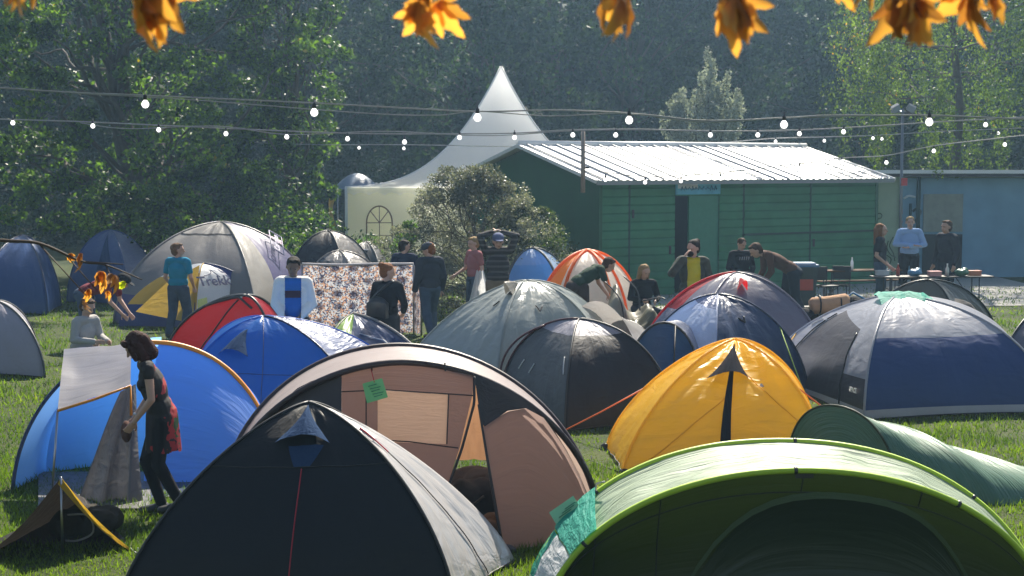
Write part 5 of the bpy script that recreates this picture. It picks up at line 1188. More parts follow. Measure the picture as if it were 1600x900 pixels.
# ---- slate dome with red side
SLA = F('fly_slate', (.12, .115, .155), trans=.15, rough=.34, wr=.3); RD2 = F('fly_crimson', (.42, .02, .03), trans=.4, tcol=(.8, .03, .04)); SLL = F('fly_paleslate', (.3, .29, .35), trans=.3, rough=.3, wr=.3)
t = Dome('dome_tent', 'slate grey dome tent with crimson end and red hooded vent', gpx((1000, 570), (1085, 588), (1290, 575), (1262, 552), (1030, 548)), at(1150, 426, 24.6), e=[1.8, 1.8, 1.8, 1.9, 1.9], sag=.02, amp=.01, seed=18)
t.canopy([SLA, RD2, SLL], {0: ([], [(.4, .2)], [[1, 0]]), 1: ([], [(.16, .1)], [[2, 0]]), 4: ([], [], [[1]])}, m=22, k=18); t.poles(SLA, .016, [1, 2, 3], off=.002); t.poles(RD2, .02, [0])
t.hood(1, .4, .8, .17, .15, F('vent_red', (.5, .01, .02), trans=.4, tcol=(.8, .02, .02)), out=.2)
t.patch(0, [(.02, .28), (.3, .28), (.32, .45), (.08, .45)], SILV, 'card', .03)

# ---- blue tent with vestibule
DBL = F('fly_denim_sunlit', (.6, .66, .82), trans=.5, tcol=(.6, .72, 1), rough=.34, wr=.5); DNV = F('fly_inknavy', (.03, .045, .1), trans=.12, rough=.36, wr=.4)  # light blue panel, paled further to carry sunlight in its colour
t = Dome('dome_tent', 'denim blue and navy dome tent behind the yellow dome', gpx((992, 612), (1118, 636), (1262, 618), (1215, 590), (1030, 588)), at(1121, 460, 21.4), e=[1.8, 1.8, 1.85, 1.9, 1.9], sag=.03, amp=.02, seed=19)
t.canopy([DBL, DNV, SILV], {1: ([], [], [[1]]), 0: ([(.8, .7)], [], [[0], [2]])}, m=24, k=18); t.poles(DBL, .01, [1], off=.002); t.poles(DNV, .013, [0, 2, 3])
h0 = arc(gp(972, 640), gp(1100, 642), at(1038, 504, 20.4), 2.1, 24); h1 = arc(gp(1010, 622), gp(1110, 622), at(1056, 500, 21), 2.1, 24); mb = MB(); mb.grid(loft([h0, h1], 5)); mb.build('porch', DNV, t.root)
c = (h0[0] + h0[-1]) / 2; mb = MB(); mb.grid([[p.lerp(V(p.x, p.y, 0), g / 6) for p in h0] for g in range(7)]); mb.build('porch_door', F('fly_porchblue', (.06, .15, .34), trans=.4), t.root); mb = MB(); mb.tube(h0, .018); mb.build('pole', DARKTRIM, t.root)
mb = MB(); mb.tube([h0[14] + V(0, -.02, 0), gp(1050, 640) + V(0, -.02, .02)], .012); mb.build('zip', DARKTRIM, t.root)
t.line(1, [(.45, .62), (.52, .57), (.55, .62)], BLACKP, 'toggle', .012)
guy(t.root, t.pole(2, .5), gp(1262, 628), simple('cord_lime', (.4, .6, .1)), r=.008)

# ---- silver and blue tent at right
SV = F('fly_silver', (.38, .39, .45), trans=.3, rough=.33, wr=.35, spec=.7); CH = F('fly_graphite', (.06, .055, .065), trans=.1, rough=.45, wr=.3); MB_ = F('fly_marine', (.015, .045, .17), trans=.15, wr=.3); WSK = F('skirt_grey', (.4, .4, .44), trans=.2)
t = Dome('dome_tent', 'silver, graphite and marine blue dome tent at the right edge', gpx((1192, 592), (1350, 657), (1640, 645), (1600, 590), (1400, 575)), at(1402, 462, 21.0), e=[1.55, 2.1, 2.0, 1.9, 1.9], sag=.03, amp=.012, seed=20)
t.canopy([SV, CH, MB_, WSK], {0: ([(.05, .05), (.25, .22), (.7, .48)], [(.2, .1), (.76, .74)], [[3, 3, 3], [0, 1, 1], [0, 1, 0], [0, 0, 0]]), 1: ([(.05, .05), (.48, .5)], [], [[3], [2], [0]])}, m=28, k=20)
t.poles(SV, .016, [0, 1, 2], off=.004); t.line(0, [(.2, .03), (.13, .62)], BLACKP, 'zip', .01); t.line(0, [(.78, .03), (.74, .5)], BLACKP, 'zip', .01)
o = t.surf(0, .9, .14, .02); text_on('SPACE', o, t.surf(0, 1, .14, .02) - t.surf(0, .8, .14, .02), V(0, 0, 1), .085, t.root, WHITE, bold=.003)
for uu in (.05, .12): t.line(0, [(uu, .5), (uu + .02, .56)], simple('loop_white', (0, 0, 0)), 'toggle', .012)
guy(t.root, t.pole(0, .42), gp(1180, 612), YLF, r=.01)
P = []
for j in range(9):
    P.append([t.A + V(lerp(-.3, .48, i / 12), lerp(.12, -.5, j / 8) + .06 * math.sin(i * 1.3), .06 - .17 * abs(lerp(.25, -1, j / 8)) ** 1.5 - .08 * abs(lerp(-.7, 1, i / 12)) ** 2 + .05 * noise.noise(V(i * .6, j * .7, 4))) for i in range(13)])
rt = thing('towel', 'crumpled turquoise towel drying on the silver and blue tent roof', 'towel', t.A.copy()); mb = MB(); mb.grid(P); mb.build('cloth', TEAL, rt)
t = Dome('dome_tent', 'olive grey dome tent behind the turquoise towel at right', gpx((1340, 555), (1500, 560), (1560, 545), (1400, 532)), at(1450, 438, 25.5), e=1.9, sag=.04, amp=.02, seed=21)
t.canopy([F('fly_olive', (.1, .1, .085), trans=.2, rough=.36)], m=18, k=14); t.poles(BLACKP, .016)
t = Dome('dome_tent', 'blue-grey dome tent beyond the right edge of the silver one', gpx((1560, 600), (1720, 604), (1740, 580), (1590, 575)), at(1650, 470, 23.5), e=1.9, sag=.04, amp=.02, seed=22)
t.canopy([SLA], m=16, k=12); t.poles(BLACKP, .016)

# ---- yellow fly corner with rucksack, bottom left
def fly():
    root = thing('fly_sheet', 'yellow edge of a tent fly at the bottom left corner', 'tent', gp(150, 860))
    a = at(95, 745, 12.4); b = gp(208, 860); c = gp(40, 900); d_ = at(20, 720, 13.2)
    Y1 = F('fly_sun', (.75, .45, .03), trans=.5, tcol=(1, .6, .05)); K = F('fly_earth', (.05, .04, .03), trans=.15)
    d_ = V(a.x - .05, 13.25, a.z - .36); bb_ = gp(202, 850); l0 = gp(-40, 880); l1 = gp(-20, 850)
    for q0, q1, q2, q3 in ((a, b, d_, bb_), (a, l0, d_, l1)):
        P = []
        for j in range(11):
            g = j / 10; P.append([q0.lerp(q1, i / 16).lerp(q2.lerp(q3, i / 16), g) + V(0, 0, -.07 * math.sin(pi * i / 16) - .03 * math.sin(pi * g) + .012 * noise.noise(V(i * .5, j * .6, 1))) for i in range(17)])
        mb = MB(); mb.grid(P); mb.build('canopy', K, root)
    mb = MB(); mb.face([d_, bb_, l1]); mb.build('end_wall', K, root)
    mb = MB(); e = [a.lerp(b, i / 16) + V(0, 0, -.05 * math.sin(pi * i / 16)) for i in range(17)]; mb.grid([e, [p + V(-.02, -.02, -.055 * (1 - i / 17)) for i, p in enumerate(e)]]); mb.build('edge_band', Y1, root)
    mb = MB(); mb.tube([V(a.x, a.y, 0), a], .012); mb.build('pole', PEG, root); guy(root, b + V(-.02, 0, .02), gp(214, 864), ZIPR)
    c = gx(132, 12.95); rt = thing('rucksack', 'dark olive rucksack with a looped cord under the yellow fly', 'rucksack', c); bb = MB(); rr = random.Random(4)
    for _ in range(9): bb.ell(V(rr.uniform(-.24, .16), rr.uniform(-.08, .1), .13 + rr.uniform(-.02, .05)), (.15, .13, .12), 10, 8)
    bb.v = [tuple(Vector(v) + noise.noise_vector(Vector(v) * 11) * .025) for v in bb.v]
    remesh('body', bb, .012, [cloth('rucksack', (.035, .03, .022))], rt, 2)
    mb = MB(); mb.tube(smoothpts([c + V(-.12, -.24, .26), c + V(.06, -.26, .26), c + V(.1, -.26, .12), c + V(-.02, -.27, .05), c + V(-.14, -.24, .04)], 4), .009); mb.build('cord', simple('cord_stripe', (.3, .28, .26)), rt)
    mb = MB(); mb.tube([c + V(.16, -.05, .1), c + V(.22, -.05, .1)], .07, 12); mb.build('mug', PEG, rt)
fly()

# =================================================================== PEOPLE
HDK = hairmat('dark', (.02, .013, .01)); HBR = hairmat('brown', (.07, .035, .018)); HBL = hairmat('blond', (.3, .19, .08)); HRD = hairmat('red', (.22, .08, .025)); HAB = hairmat('auburn', (.045, .014, .01))
JEANS = cloth('jeans', (.05, .075, .12), .35); JEAND = cloth('jeans_dark', (.03, .035, .05)); BLKC = cloth('black', (.014, .014, .018)); SHOE = simple('shoe_dark', (.02, .02, .02), .4)
def dressmat():
    m, nt, out = newmat('dress_print'); b = N(nt, 'ShaderNodeBsdfPrincipled'); b.inputs['Roughness'].default_value = .8
    tc = N(nt, 'ShaderNodeTexCoord'); sx = N(nt, 'ShaderNodeSeparateXYZ'); nt.links.new(tc.outputs['Object'], sx.inputs[0])
    n = N(nt, 'ShaderNodeTexNoise', Scale=9.0, Detail=2.0); nt.links.new(tc.outputs['Object'], n.inputs['Vector'])
    cr = N(nt, 'ShaderNodeValToRGB'); cr.color_ramp.interpolation = 'CONSTANT'; el = cr.color_ramp.elements; el[0].color = (.012, .01, .012, 1); el[1].position = .6; el[1].color = (.4, .03, .035, 1); e = el.new(.74); e.color = (.03, .09, .03, 1)
    ma = N(nt, 'ShaderNodeMath', operation='MULTIPLY_ADD'); ma.inputs[1].default_value = 1.1; nt.links.new(sx.outputs['Y'], ma.inputs[0]); nt.links.new(n.outputs['Fac'], ma.inputs[2]); nt.links.new(ma.outputs[0], cr.inputs[0])
    nt.links.new(cr.outputs[0], b.inputs[0]); nt.links.new(b.outputs[0], out.inputs[0]); return m
def stripemat():
    m, nt, out = newmat('sweater_stripe'); b = N(nt, 'ShaderNodeBsdfPrincipled'); b.inputs['Roughness'].default_value = .9
    tc = N(nt, 'ShaderNodeTexCoord'); wv = N(nt, 'ShaderNodeTexWave', Scale=3.2); wv.bands_direction = 'Z'; nt.links.new(tc.outputs['Object'], wv.inputs['Vector'])
    cr = N(nt, 'ShaderNodeValToRGB'); cr.color_ramp.elements[0].position = .6; cr.color_ramp.elements[0].color = (.018, .014, .016, 1); cr.color_ramp.elements[1].position = .8; cr.color_ramp.elements[1].color = (.09, .08, .08, 1)
    nt.links.new(wv.outputs['Fac'], cr.inputs[0]); nt.links.new(cr.outputs[0], b.inputs[0]); nt.links.new(b.outputs[0], out.inputs[0]); return m
g = gp(262, 796)
rt, J, sc = person('woman in black dress with red print walking left beside the big blue tent', 0, 0, 1.72, -72, dict(pelvis=(0, .04, .94), chest=(0, -.04, 1.25), neck=(0, -.1, 1.44), head=(0, -.18, 1.575),
    ls=(-.17, -.09, 1.39), le=(-.2, -.04, 1.12), lw=(-.14, -.2, .9), rs=(.17, -.09, 1.39), re=(.21, -.07, 1.12), rw=(.13, -.22, .91),
    lh=(-.09, .03, .9), lk=(-.09, -.1, .51), la=(-.09, .03, .09), rh=(.09, .03, .9), rk=(.1, -.01, .5), ra=(.1, .18, .13)),
    top=dressmat(), sleeves='cap', legs=(BLKC, 'tight'), shoes=SHOE, hair=HAB, hairstyle='bob', nod=35, voxel=.008, loc=(g.x - .02, g.y - .25, 0), slim=.98, skirt=.33, fem=True, curl=.9)
mb = MB(); w_ = J['lw'].lerp(J['le'], .12); d = (J['lw'] - J['le']).normalized(); mb.tube([w_ - d * .012, w_ + d * .012], .032, 12); mb.build('wrist_watch', PEG, rt, world=False)
hp = J['lw'].lerp(J['rw'], .5); mb = MB(); mb.v = []; mb.ell(hp + V(0, -.07, -.1), (.09, .05, .1)); mb.build('handbag', cloth('handbag', (.1, .05, .04)), rt, world=False)

p = gp(280, 528)
person('man in teal T-shirt and jeans standing with his back turned, left', 0, 0, 1.74, 160, dict(le=(-.25, .0, 1.12), lw=(-.2, -.16, .95), re=(.24, .02, 1.12), rw=(.2, -.14, .93), lk=(-.12, -.08, .5), rk=(.1, .02, .5), ra=(.1, .16, .1)), top=cloth('teal', (.01, .22, .36)), sleeves='short', legs=(JEANS, 'l'), shoes=SHOE, hair=hairmat('sand', (.16, .09, .045)), hairstyle='short', yaw=-55, loc=(p.x, p.y, 0), slim=1.0)
r_, J, sc = person('man in an open white jacket over a bright blue shirt, head lowered', 458, 403, 1.78, 5, dict(ls=(-.165, 0, 1.42), rs=(.165, 0, 1.42), le=(-.22, -.02, 1.14), lw=(-.1, -.2, .98), re=(.22, -.02, 1.14), rw=(.06, -.22, .95)), top=cloth('blue', (.02, .16, .55)), sleeves='none', legs=(JEAND, 'l'), hair=HDK, hairstyle='short', skin=SKIND, jacket=cloth('white', (.86, .84, .82), .04), openfront=True, nod=20, tilt=4)
mb = MB(); mb.box(J['chest'] + V(0, -.142, .0) * sc, (.2, .012, .1)); mb.build('chest_print', cloth('print', (.06, .03, .05)), r_, world=False)
person('dark-haired man in navy jacket turned away behind the patterned sheet', 632, 376, 1.62, 170, None, top=cloth('navy', (.012, .02, .05)), sleeves='long', legs=(JEAND, 'l'), hair=HDK, hairstyle='short', yaw=-50, nod=10)
r_, J, sc = person('ginger-haired girl in black carrying a shoulder bag in front of the patterned sheet', 605, 413, 1.62, 155, dict(le=(-.26, -.02, 1.14), lw=(-.14, -.2, 1.0), re=(.26, -.02, 1.14), rw=(.12, -.2, .98)), top=BLKC, sleeves='long', legs=(cloth('grey_skirt', (.05, .05, .055)), 'l'), hair=HRD, hairstyle='bun', yaw=-50, nod=15, slim=.9, fem=True)
mb = MB(); mb.ell(J['pelvis'] + V(.06, .16, .14), (.17, .06, .17)); mb.box(J['pelvis'] + V(.06, .16, .1), (.3, .1, .24)); remesh('handbag', mb, .014, [simple('leather_black', (.02, .02, .024), .35)], r_)
mb = MB(); mb.tube(smoothpts([J['pelvis'] + V(.2, .16, .2), J['chest'] + V(.05, .17, .05), J['ls'] + V(.08, .06, .06), J['ls'] + V(.06, -.06, .04)], 4), .02); mb.build('strap', simple('leather_black', (0, 0, 0)), r_, world=False)
p = gp(672, 530)
person('man in dark jacket and peaked cap walking left past the patterned sheet', 0, 0, 1.76, -150, dict(lk=(-.12, -.16, .5), la=(-.12, -.1, .09), rk=(.1, .06, .5), ra=(.1, .24, .12), head=(0, -.05, 1.61)), top=cloth('slate', (.03, .035, .05)), sleeves='long', legs=(JEANS, 'l'), shoes=SHOE, hair=HRD, hairstyle='short', jacket=cloth('slate', (0, 0, 0)), yaw=40, nod=20, hat=(cloth('hat', (.05, .06, .08)), 'cap'), loc=(p.x, p.y, 0))
person('man in striped sweater stretching with both arms behind his capped head', 778, 366, 1.82, 8, dict(ls=(-.19, 0, 1.47), rs=(.19, 0, 1.47), le=(-.28, -.06, 1.72), lw=(-.08, .06, 1.79), re=(.28, -.06, 1.72), rw=(.06, .08, 1.79)), top=stripemat(), sleeves='long', legs=(cloth('tan_trousers', (.2, .15, .1)), 'l'), hair=HBR, hairstyle='short', hat=(cloth('bluecap', (.12, .14, .24)), 'cap'), nod=12)
r_, J, sc = person('blond man in a pink shirt standing just left of the stretching man', 741, 371, 1.66, -60, dict(lw=(-.2, -.28, 1.0), le=(-.24, -.06, 1.12)), top=cloth('pink', (.35, .13, .13)), sleeves='short', legs=(JEANS, 'l'), hair=HBL, hairstyle='short', nod=10)
q = at(750, 423, r_.location.y - .35); mb = MB(); mb.grid([[q + V(lerp(-.14, .14, i / 8) * (.5 + j / 10), .04 * math.sin(i * 1.7), -.06 * j + .02 * math.sin(i * 2)) for i in range(9)] for j in range(11)])
t_ = thing('towel', 'white cloth hanging from the hand of the blond man', 'towel', q); mb.build('cloth', F('towel_white', (.75, .76, .78)), t_)
p = gx(908, 28)
person('man in dark green top bending over the collapsed tent', 0, 0, 1.8, 105, dict(pelvis=(0, .12, .95), chest=(0, -.14, 1.2), neck=(0, -.32, 1.28), head=(0, -.47, 1.30), ls=(-.17, -.28, 1.25), rs=(.17, -.28, 1.25), le=(-.2, -.36, .98), lw=(-.15, -.5, .75), re=(.2, -.36, .98), rw=(.15, -.5, .76)), top=cloth('darkgreen', (.025, .05, .03)), sleeves='short', legs=(cloth('brown_trousers', (.055, .04, .035)), 'l'), hair=HBR, hairstyle='short', nod=30, loc=(p.x, 28, 0))
CR_ = dict(pelvis=(0, .05, .5), chest=(0, -.03, .84), neck=(0, -.06, 1.02), head=(0, -.1, 1.18), ls=(-.17, -.06, .98), rs=(.17, -.06, .98), le=(-.24, -.08, .72), lw=(-.12, -.34, .7), re=(.24, -.08, .72), rw=(.1, -.36, .68), lh=(-.09, .05, .5), rh=(.09, .05, .5), lk=(-.14, -.36, .5), la=(-.13, -.2, .09), rk=(.14, -.34, .48), ra=(.13, -.12, .09))
p = gx(1004, 28.4)
person('long-haired girl in black sweatshirt crouching behind the collapsed tent', 0, 0, 1.78, 15, CR_, top=BLKC, sleeves='long', legs=(JEAND, 'l'), hair=HBL, hairstyle='long', nod=22, yaw=15, loc=(p.x, 28.4, 0), slim=.92)
r_, J, sc = person('bearded man with hair bun in camouflage jacket over a yellow shirt', 1082, 376, 1.8, 8, dict(le=(-.33, -.12, 1.24), lw=(-.16, -.15, 1.5), re=(.27, .03, 1.13), rw=(.22, -.1, .92)), top=cloth('yellow', (.6, .5, .02)), sleeves='none', legs=(JEAND, 'l'), hair=HDK, hairstyle='bun', jacket=simple('cloth_camo', (.045, .05, .035), .85, var=.9, scale=14), openfront=True, yaw=-50, nod=12)
mb = MB(); hd = J['head']; mb.ell(hd + V(-.05, -.045, -.075) * sc, (.06, .06, .05)); remesh('beard', mb, .012, [HDK], r_)
r_, J, sc = person('man in black hoodie with pale chest print beside the bending man', 1158, 372, 1.62, 15, dict(le=(-.25, 0, 1.13), lw=(-.08, -.22, .98), re=(.25, 0, 1.13), rw=(.1, -.24, .95)), top=cloth('hood', (.016, .016, .022)), sleeves='long', legs=(cloth('pale_jeans', (.15, .2, .28)), 'l'), hair=HBR, hairstyle='crop', nod=25, yaw=20)
for k in range(5): mb = MB(); mb.tube([J['chest'] + V(-.09 + .045 * k, -.14, .02) * sc, J['chest'] + V(-.08 + .045 * k, -.14, .09) * sc], .012, 4); mb.build('chest_print', cloth('palegrey', (.3, .3, .32)), r_, world=False)
p = gx(1236, 30.5)
person('man in brown sweater bending left beside the trash bin', 0, 0, 1.95, -82, dict(pelvis=(0, .05, .95), chest=(0, -.27, 1.2), neck=(0, -.46, 1.29), head=(0, -.6, 1.32), ls=(-.17, -.42, 1.26), rs=(.17, -.42, 1.26), le=(-.2, -.4, .98), lw=(-.12, -.52, .8), re=(.2, -.4, .98), rw=(.12, -.5, .78), lk=(-.11, -.06, .5), la=(-.11, .1, .09), rk=(.11, .04, .5), ra=(.11, .22, .09)), top=cloth('brown', (.1, .05, .035)), sleeves='long', legs=(JEAND, 'l'), shoes=SHOE, hair=HBR, hairstyle='short', nod=35, loc=(p.x, 30.5, 0))
r_, J, sc = person('long-haired man in black T-shirt standing sideways, holding a pale cup', 1376, 350, 1.8, 70, dict(le=(-.22, .04, 1.12), lw=(-.2, -.18, .92), re=(.22, .04, 1.12), rw=(.2, -.14, .9)), top=BLKC, sleeves='short', legs=(JEANS, 'l'), hair=hairmat('chestnut', (.2, .08, .025)), hairstyle='long')
t_ = thing('cup', 'pale cup in the hand of the long-haired man', 'cup', (0, 0, 0)); q = at(1388, 421, r_.location.y - .1); t_.location = q; mb = MB(); mb.tube([V(-.05, 0, -.02), V(.09, 0, .0)], [.035, .045], 10); mb.build('body', simple('cup_pale', (.4, .6, .7), .4), t_, world=False)
person('man in light blue shirt with folded arms in front of the mural hut', 1422, 338, 1.88, -4, dict(le=(-.27, -.05, 1.17), lw=(.04, -.21, 1.16), re=(.27, -.05, 1.16), rw=(-.06, -.23, 1.12)), top=cloth('skyshirt', (.28, .42, .68), .06), sleeves='long', legs=(BLKC, 'l'), hair=hairmat('sandy', (.25, .17, .07)), hairstyle='crop', yaw=-5)
person('man in dark hooded jacket at the right of the mural hut', 1480, 345, 1.85, -60, None, top=BLKC, sleeves='long', legs=(JEAND, 'l'), hair=HBR, hairstyle='short', jacket=cloth('charcoal', (.03, .03, .04)))
p = gx(133, 26.6)
r_, J, sc = person('man in maroon T-shirt and dark cap bending right at the far left', 0, 0, 1.78, 80, dict(pelvis=(0, .05, .93), chest=(0, -.27, 1.13), neck=(0, -.47, 1.16), head=(0, -.62, 1.14), ls=(-.17, -.44, 1.1), rs=(.17, -.44, 1.1), le=(-.2, -.5, .82), lw=(-.14, -.66, .62), re=(.2, -.48, .82), rw=(.14, -.66, .6)), top=cloth('maroon', (.16, .02, .03)), sleeves='short', legs=(JEANS, 'l'), hair=HDK, hairstyle='crop', hat=(BLKC, 'cap'), nod=35, loc=(p.x, 26.6, 0))
p = gx(128, 22)
person('crouching person in a pale grey hooded top at the far left', 0, 0, 1.7, 60, CR_, top=cloth('pale', (.4, .38, .36)), sleeves='long', legs=(JEANS, 'l'), hair=HBR, hairstyle='short', nod=25, loc=(p.x, 22, 0))

# =================================================================== SMALL THINGS
def bin_():
    c = gx(1255, 34); root = thing('trash_bin', 'dark trash bin with red sticker and blue lid by the shed wall', 'trash bin', c); s_ = simple('bin_grey', (.04, .05, .055), .5)
    mb = MB(); P = [[c + V(x * w_, y * w_ * 1.05, z) for x, y in ((-1, -1), (1, -1), (1, 1), (-1, 1), (-1, -1))] for z, w_ in ((.08, .21), (.5, .24), (.9, .27), (.93, .27))]; mb.grid(P); mb.build('body', s_, root, smooth=False)
    mb = MB(); mb.box(c + V(0, -.0, .96), (.58, .62, .05)); mb.box(c + V(0, 0, 1.0), (.46, .5, .04)); mb.box(c + V(0, .3, .95), (.5, .06, .06)); mb.build('lid', simple('lid_blue', (.03, .13, .3), .5), root, smooth=False)
    mb = MB(); mb.box(c + V(0, -.262, .55), (.34, .006, .26)); mb.build('sticker', simple('sticker_red', (.5, .06, .03), .5), root, smooth=False)
    for x in (-.2, .2): mb = MB(); mb.tube([c + V(x, .24, .09), c + V(x + .04, .24, .09)], .09, 12); mb.build('wheel', BLACKP, root)
bin_()
def btable(label, px, Y, L, h=.75, rot=0, mat=None, bench=False):
    c = gx(px, Y); root = thing('bench' if bench else 'folding_table', label, 'bench' if bench else 'table', c, None, rot); w_ = .25 if bench else .5
    m = mat or simple('table_wood', (.1, .06, .035), .8, spec=.1); mb = MB(); mb.box((0, 0, h), (L, w_, .03)); mb.build('seat' if bench else 'tabletop', m, root, False, False)
    for sx in (-1, 1):
        mb = MB(); x = sx * L * .38
        for y in (-w_ * .4, w_ * .4): mb.tube([(x, y, h), (x, y, .0)], .014)
        mb.tube([(x, -w_ * .4, .15), (x, w_ * .4, .15)], .012); mb.tube([(x, 0, .15), (x - sx * .45, 0, h - .02)], .01); mb.build('leg', DARKTRIM, root, world=False)
    return root, c
rt, c = btable('beer table with one clear bottle standing against the green shed', 1340, 35.4, 2.0, rot=.25)
btable('long low bench beneath the beer table at the shed wall', 1345, 36.2, 2.2, .45, .25, bench=True)
t_ = thing('bottle', 'clear plastic bottle on the beer table', 'bottle', V(c.x - .15, c.y - .05, .765)); mb = MB(); mb.lathe((0, 0, 0), [(.001, 0), (.035, .0), (.036, .17), (.03, .2), (.013, .24), (.013, .27), (.001, .272)], 12); mb.build('body', F('clear_plastic', (.6, .65, .7), trans=.5, rough=.1), t_, world=False); mb = MB(); mb.tube([(0, 0, .265), (0, 0, .285)], .016, 8); mb.build('cap', WHITE, t_, world=False)
def chair(label, px, Y, rot):
    c = gx(px, Y); root = thing('folding_chair', label, 'chair', c, None, rot)
    mb = MB(); mb.box((0, 0, .45), (.42, .42, .04)); mb.build('seat', BLACKP, root, False, False); mb = MB(); mb.box((0, .21, .72), (.42, .03, .3)); mb.build('backrest', BLACKP, root, False, False)
    for x in (-.19, .19):
        for y in (-.19, .19): mb = MB(); mb.tube([(x, y, .45 if y < 0 else .85), (x, y * 1.15, 0)], .013); mb.build('leg', BLACKP, root, world=False)
chair('black chair right beside the trash bin', 1290, 34.6, .5); chair('black chair nearer the beer table by the shed', 1312, 34.9, -.4)
rt, c = btable('long dark table loaded with bottles and food at the right edge', 1455, 33, 2.6, .78, .1, simple('table_dark', (.03, .025, .025)))
rr = random.Random(8)
for k in range(7):
    x = c.x - 1.0 + .33 * k + rr.uniform(-.05, .05); y = c.y + rr.uniform(-.15, .15); kind = k % 3
    col = [(.6, .6, .6), (.5, .08, .05), (.1, .25, .4), (.65, .3, .3), (.7, .7, .65), (.05, .15, .08), (.6, .2, .1)][k]; nm = ['white', 'red', 'blue', 'pink', 'cream', 'dark green', 'orange'][k]
    m = simple('pack_' + nm, col, .4)
    if kind == 0: t_ = thing('food_box', nm + ' food box lying on the loaded dark table', 'box', (x, y, .795)); mb = MB(); mb.box((0, 0, .05), (.26, .18, .09)); mb.build('base', m, t_, False, False); mb = MB(); mb.box((0, 0, .1), (.27, .19, .02), .1); mb.build('lid', m, t_, False, False)
    elif kind == 1: t_ = thing('bottle', nm + ' bottle on the loaded dark table', 'bottle', (x, y, .795)); mb = MB(); mb.lathe((0, 0, 0), [(.001, 0), (.04, 0), (.04, .15), (.015, .21), (.015, .25), (.001, .25)]); mb.build('body', m, t_, world=False); mb = MB(); mb.tube([(0, 0, .245), (0, 0, .265)], .018, 8); mb.build('cap', WHITE, t_, world=False)
    else: t_ = thing('plastic_bag', nm + ' plastic bag crumpled on the loaded dark table', 'bag', (x, y, .795)); mb = MB(); mb.ell((0, 0, .07), (.16, .13, .08)); mb.ell((.08, .02, .12), (.07, .06, .06)); mb.v = [tuple(Vector(v) + noise.noise_vector(Vector(v) * 14) * .03) for v in mb.v]; remesh('body', mb, .012, [m], t_, 1)
# rolled mat and bags behind the silver tent
def heap(name, label, cat, c, ells, col, extra=None, nz=.03):
    t_ = thing(name, label, cat, c); mb = MB()
    for e in ells: mb.ell(e[:3], e[3:6])
    mb.v = [tuple(Vector(v) + noise.noise_vector(Vector(v) * 7 + Vector(c)) * nz) for v in mb.v]; remesh('body', mb, .018, [col], t_, 1)
    if extra: extra(t_)
    return t_
q = at(1296, 476, 25.5); q = V(q.x, 25.5, 0)
mz = at(1296, 476, 25.5).z
def st(t_): 
    for x in (-.17, .17): mb = MB(); mb.tube([(x + .005 * 0 , -.0 + .155 * math.cos(a), mz + .155 * math.sin(a)) for a in np.linspace(0, 2 * pi, 14)], .014, 5); mb.build('strap', BLACKP, t_, world=False)
t_ = thing('mat_roll', 'tan rolled sleeping mat on the heap behind the silver tent', 'sleeping mat', q); mb = MB(); mb.tube([(-.32, 0, mz - .03), (-.28, 0, mz - .02), (0, 0, mz), (.28, 0, mz + .05), (.32, 0, mz + .05)], [.1, .14, .145, .14, .1], 16); mb.build('roll', cloth('mat', (.45, .27, .16)), t_, world=False); st(t_)
heap('rucksack', 'black rucksack under the tan rolled mat behind the silver tent', 'rucksack', V(q.x - .35, 25.4, 0), [(0, 0, .3, .35, .25, .32), (-.1, 0, .62, .22, .2, .2), (.5, .1, .35, .5, .3, .38), (.9, .2, .3, .4, .3, .35)], BLKC, lambda t_: (lambda m_: (m_.tube([(-.1, -.26, .3), (-.12, -.28, .5), (-.1, -.2, .7)], .02), m_.build('strap', JEANS, t_, world=False)))(MB()))
heap('duffel_bag', 'long dark duffel bag behind the tan rolled mat', 'bag', V(q.x + .5, 26.2, 0), [(0, 0, .75, .7, .2, .2), (-.3, 0, .45, .4, .3, .5), (.4, 0, .45, .5, .3, .5), (.9, 0, .6, .35, .25, .32)], BLKC, lambda t_: (lambda m_: (m_.tube([(-.2, -.18, .85), (0, -.2, 1.02), (.25, -.18, .88)], .02), m_.build('strap', simple('strap_blue', (.05, .2, .4)), t_, world=False)))(MB()))
heap('duffel_bag', 'grey crumpled bag at the foot of the olive grey tent', 'bag', V(q.x + 1.7, 25.6, 0), [(0, 0, .5, .5, .25, .42), (.4, 0, .7, .4, .25, .25)], cloth('greybag', (.09, .085, .08)))
# collapsed tent being folded
def heaptent():
    root = thing('collapsed_tent', 'crumpled olive and grey collapsed tent held by the crouching girl', 'tent', gx(985, 26.8))
    K = F('fly_khaki', (.3, .28, .22), trans=.3, wr=.6); OL = F('fly_moss', (.1, .095, .05), trans=.2, wr=.6); P = []
    for j in range(22):
        row = []
        for i in range(30):
            px = lerp(938, 1042, i / 29); Y = lerp(26.2, 27.4, j / 21); x = at(px, 480, 26.8).x
            u = i / 29; v = j / 21; zt = 1.02 * math.exp(-((u - .22) / .2) ** 2) + .72 * math.exp(-((u - .72) / .3) ** 2)
            z = zt * math.sin(pi * min(1, v * .9 + .05)) ** .6 + .16 * noise.noise(V(u * 6, v * 4, 2)) * min(1, zt * 2); row.append(V(x + .08 * noise.noise(V(u * 5, v * 5, 9)), Y, max(.02, z)))
        P.append(row)
    mb = MB(); mb.grid(P, mif=lambda j, i: 1 if (i > 13 and j < 8) else 0); mb.build('canopy', [K, OL], root)
    for a, b in (((945, 440), (975, 500)), ((975, 432), (1000, 485)), ((1005, 470), (1040, 468))): mb = MB(); mb.tube(smoothpts([at(*a, 26.5), at((a[0] + b[0]) / 2 + 8, (a[1] + b[1]) / 2 - 4, 26.3), at(*b, 26.2)], 5), .014); mb.build('pole', DARKTRIM, root)
heaptent()

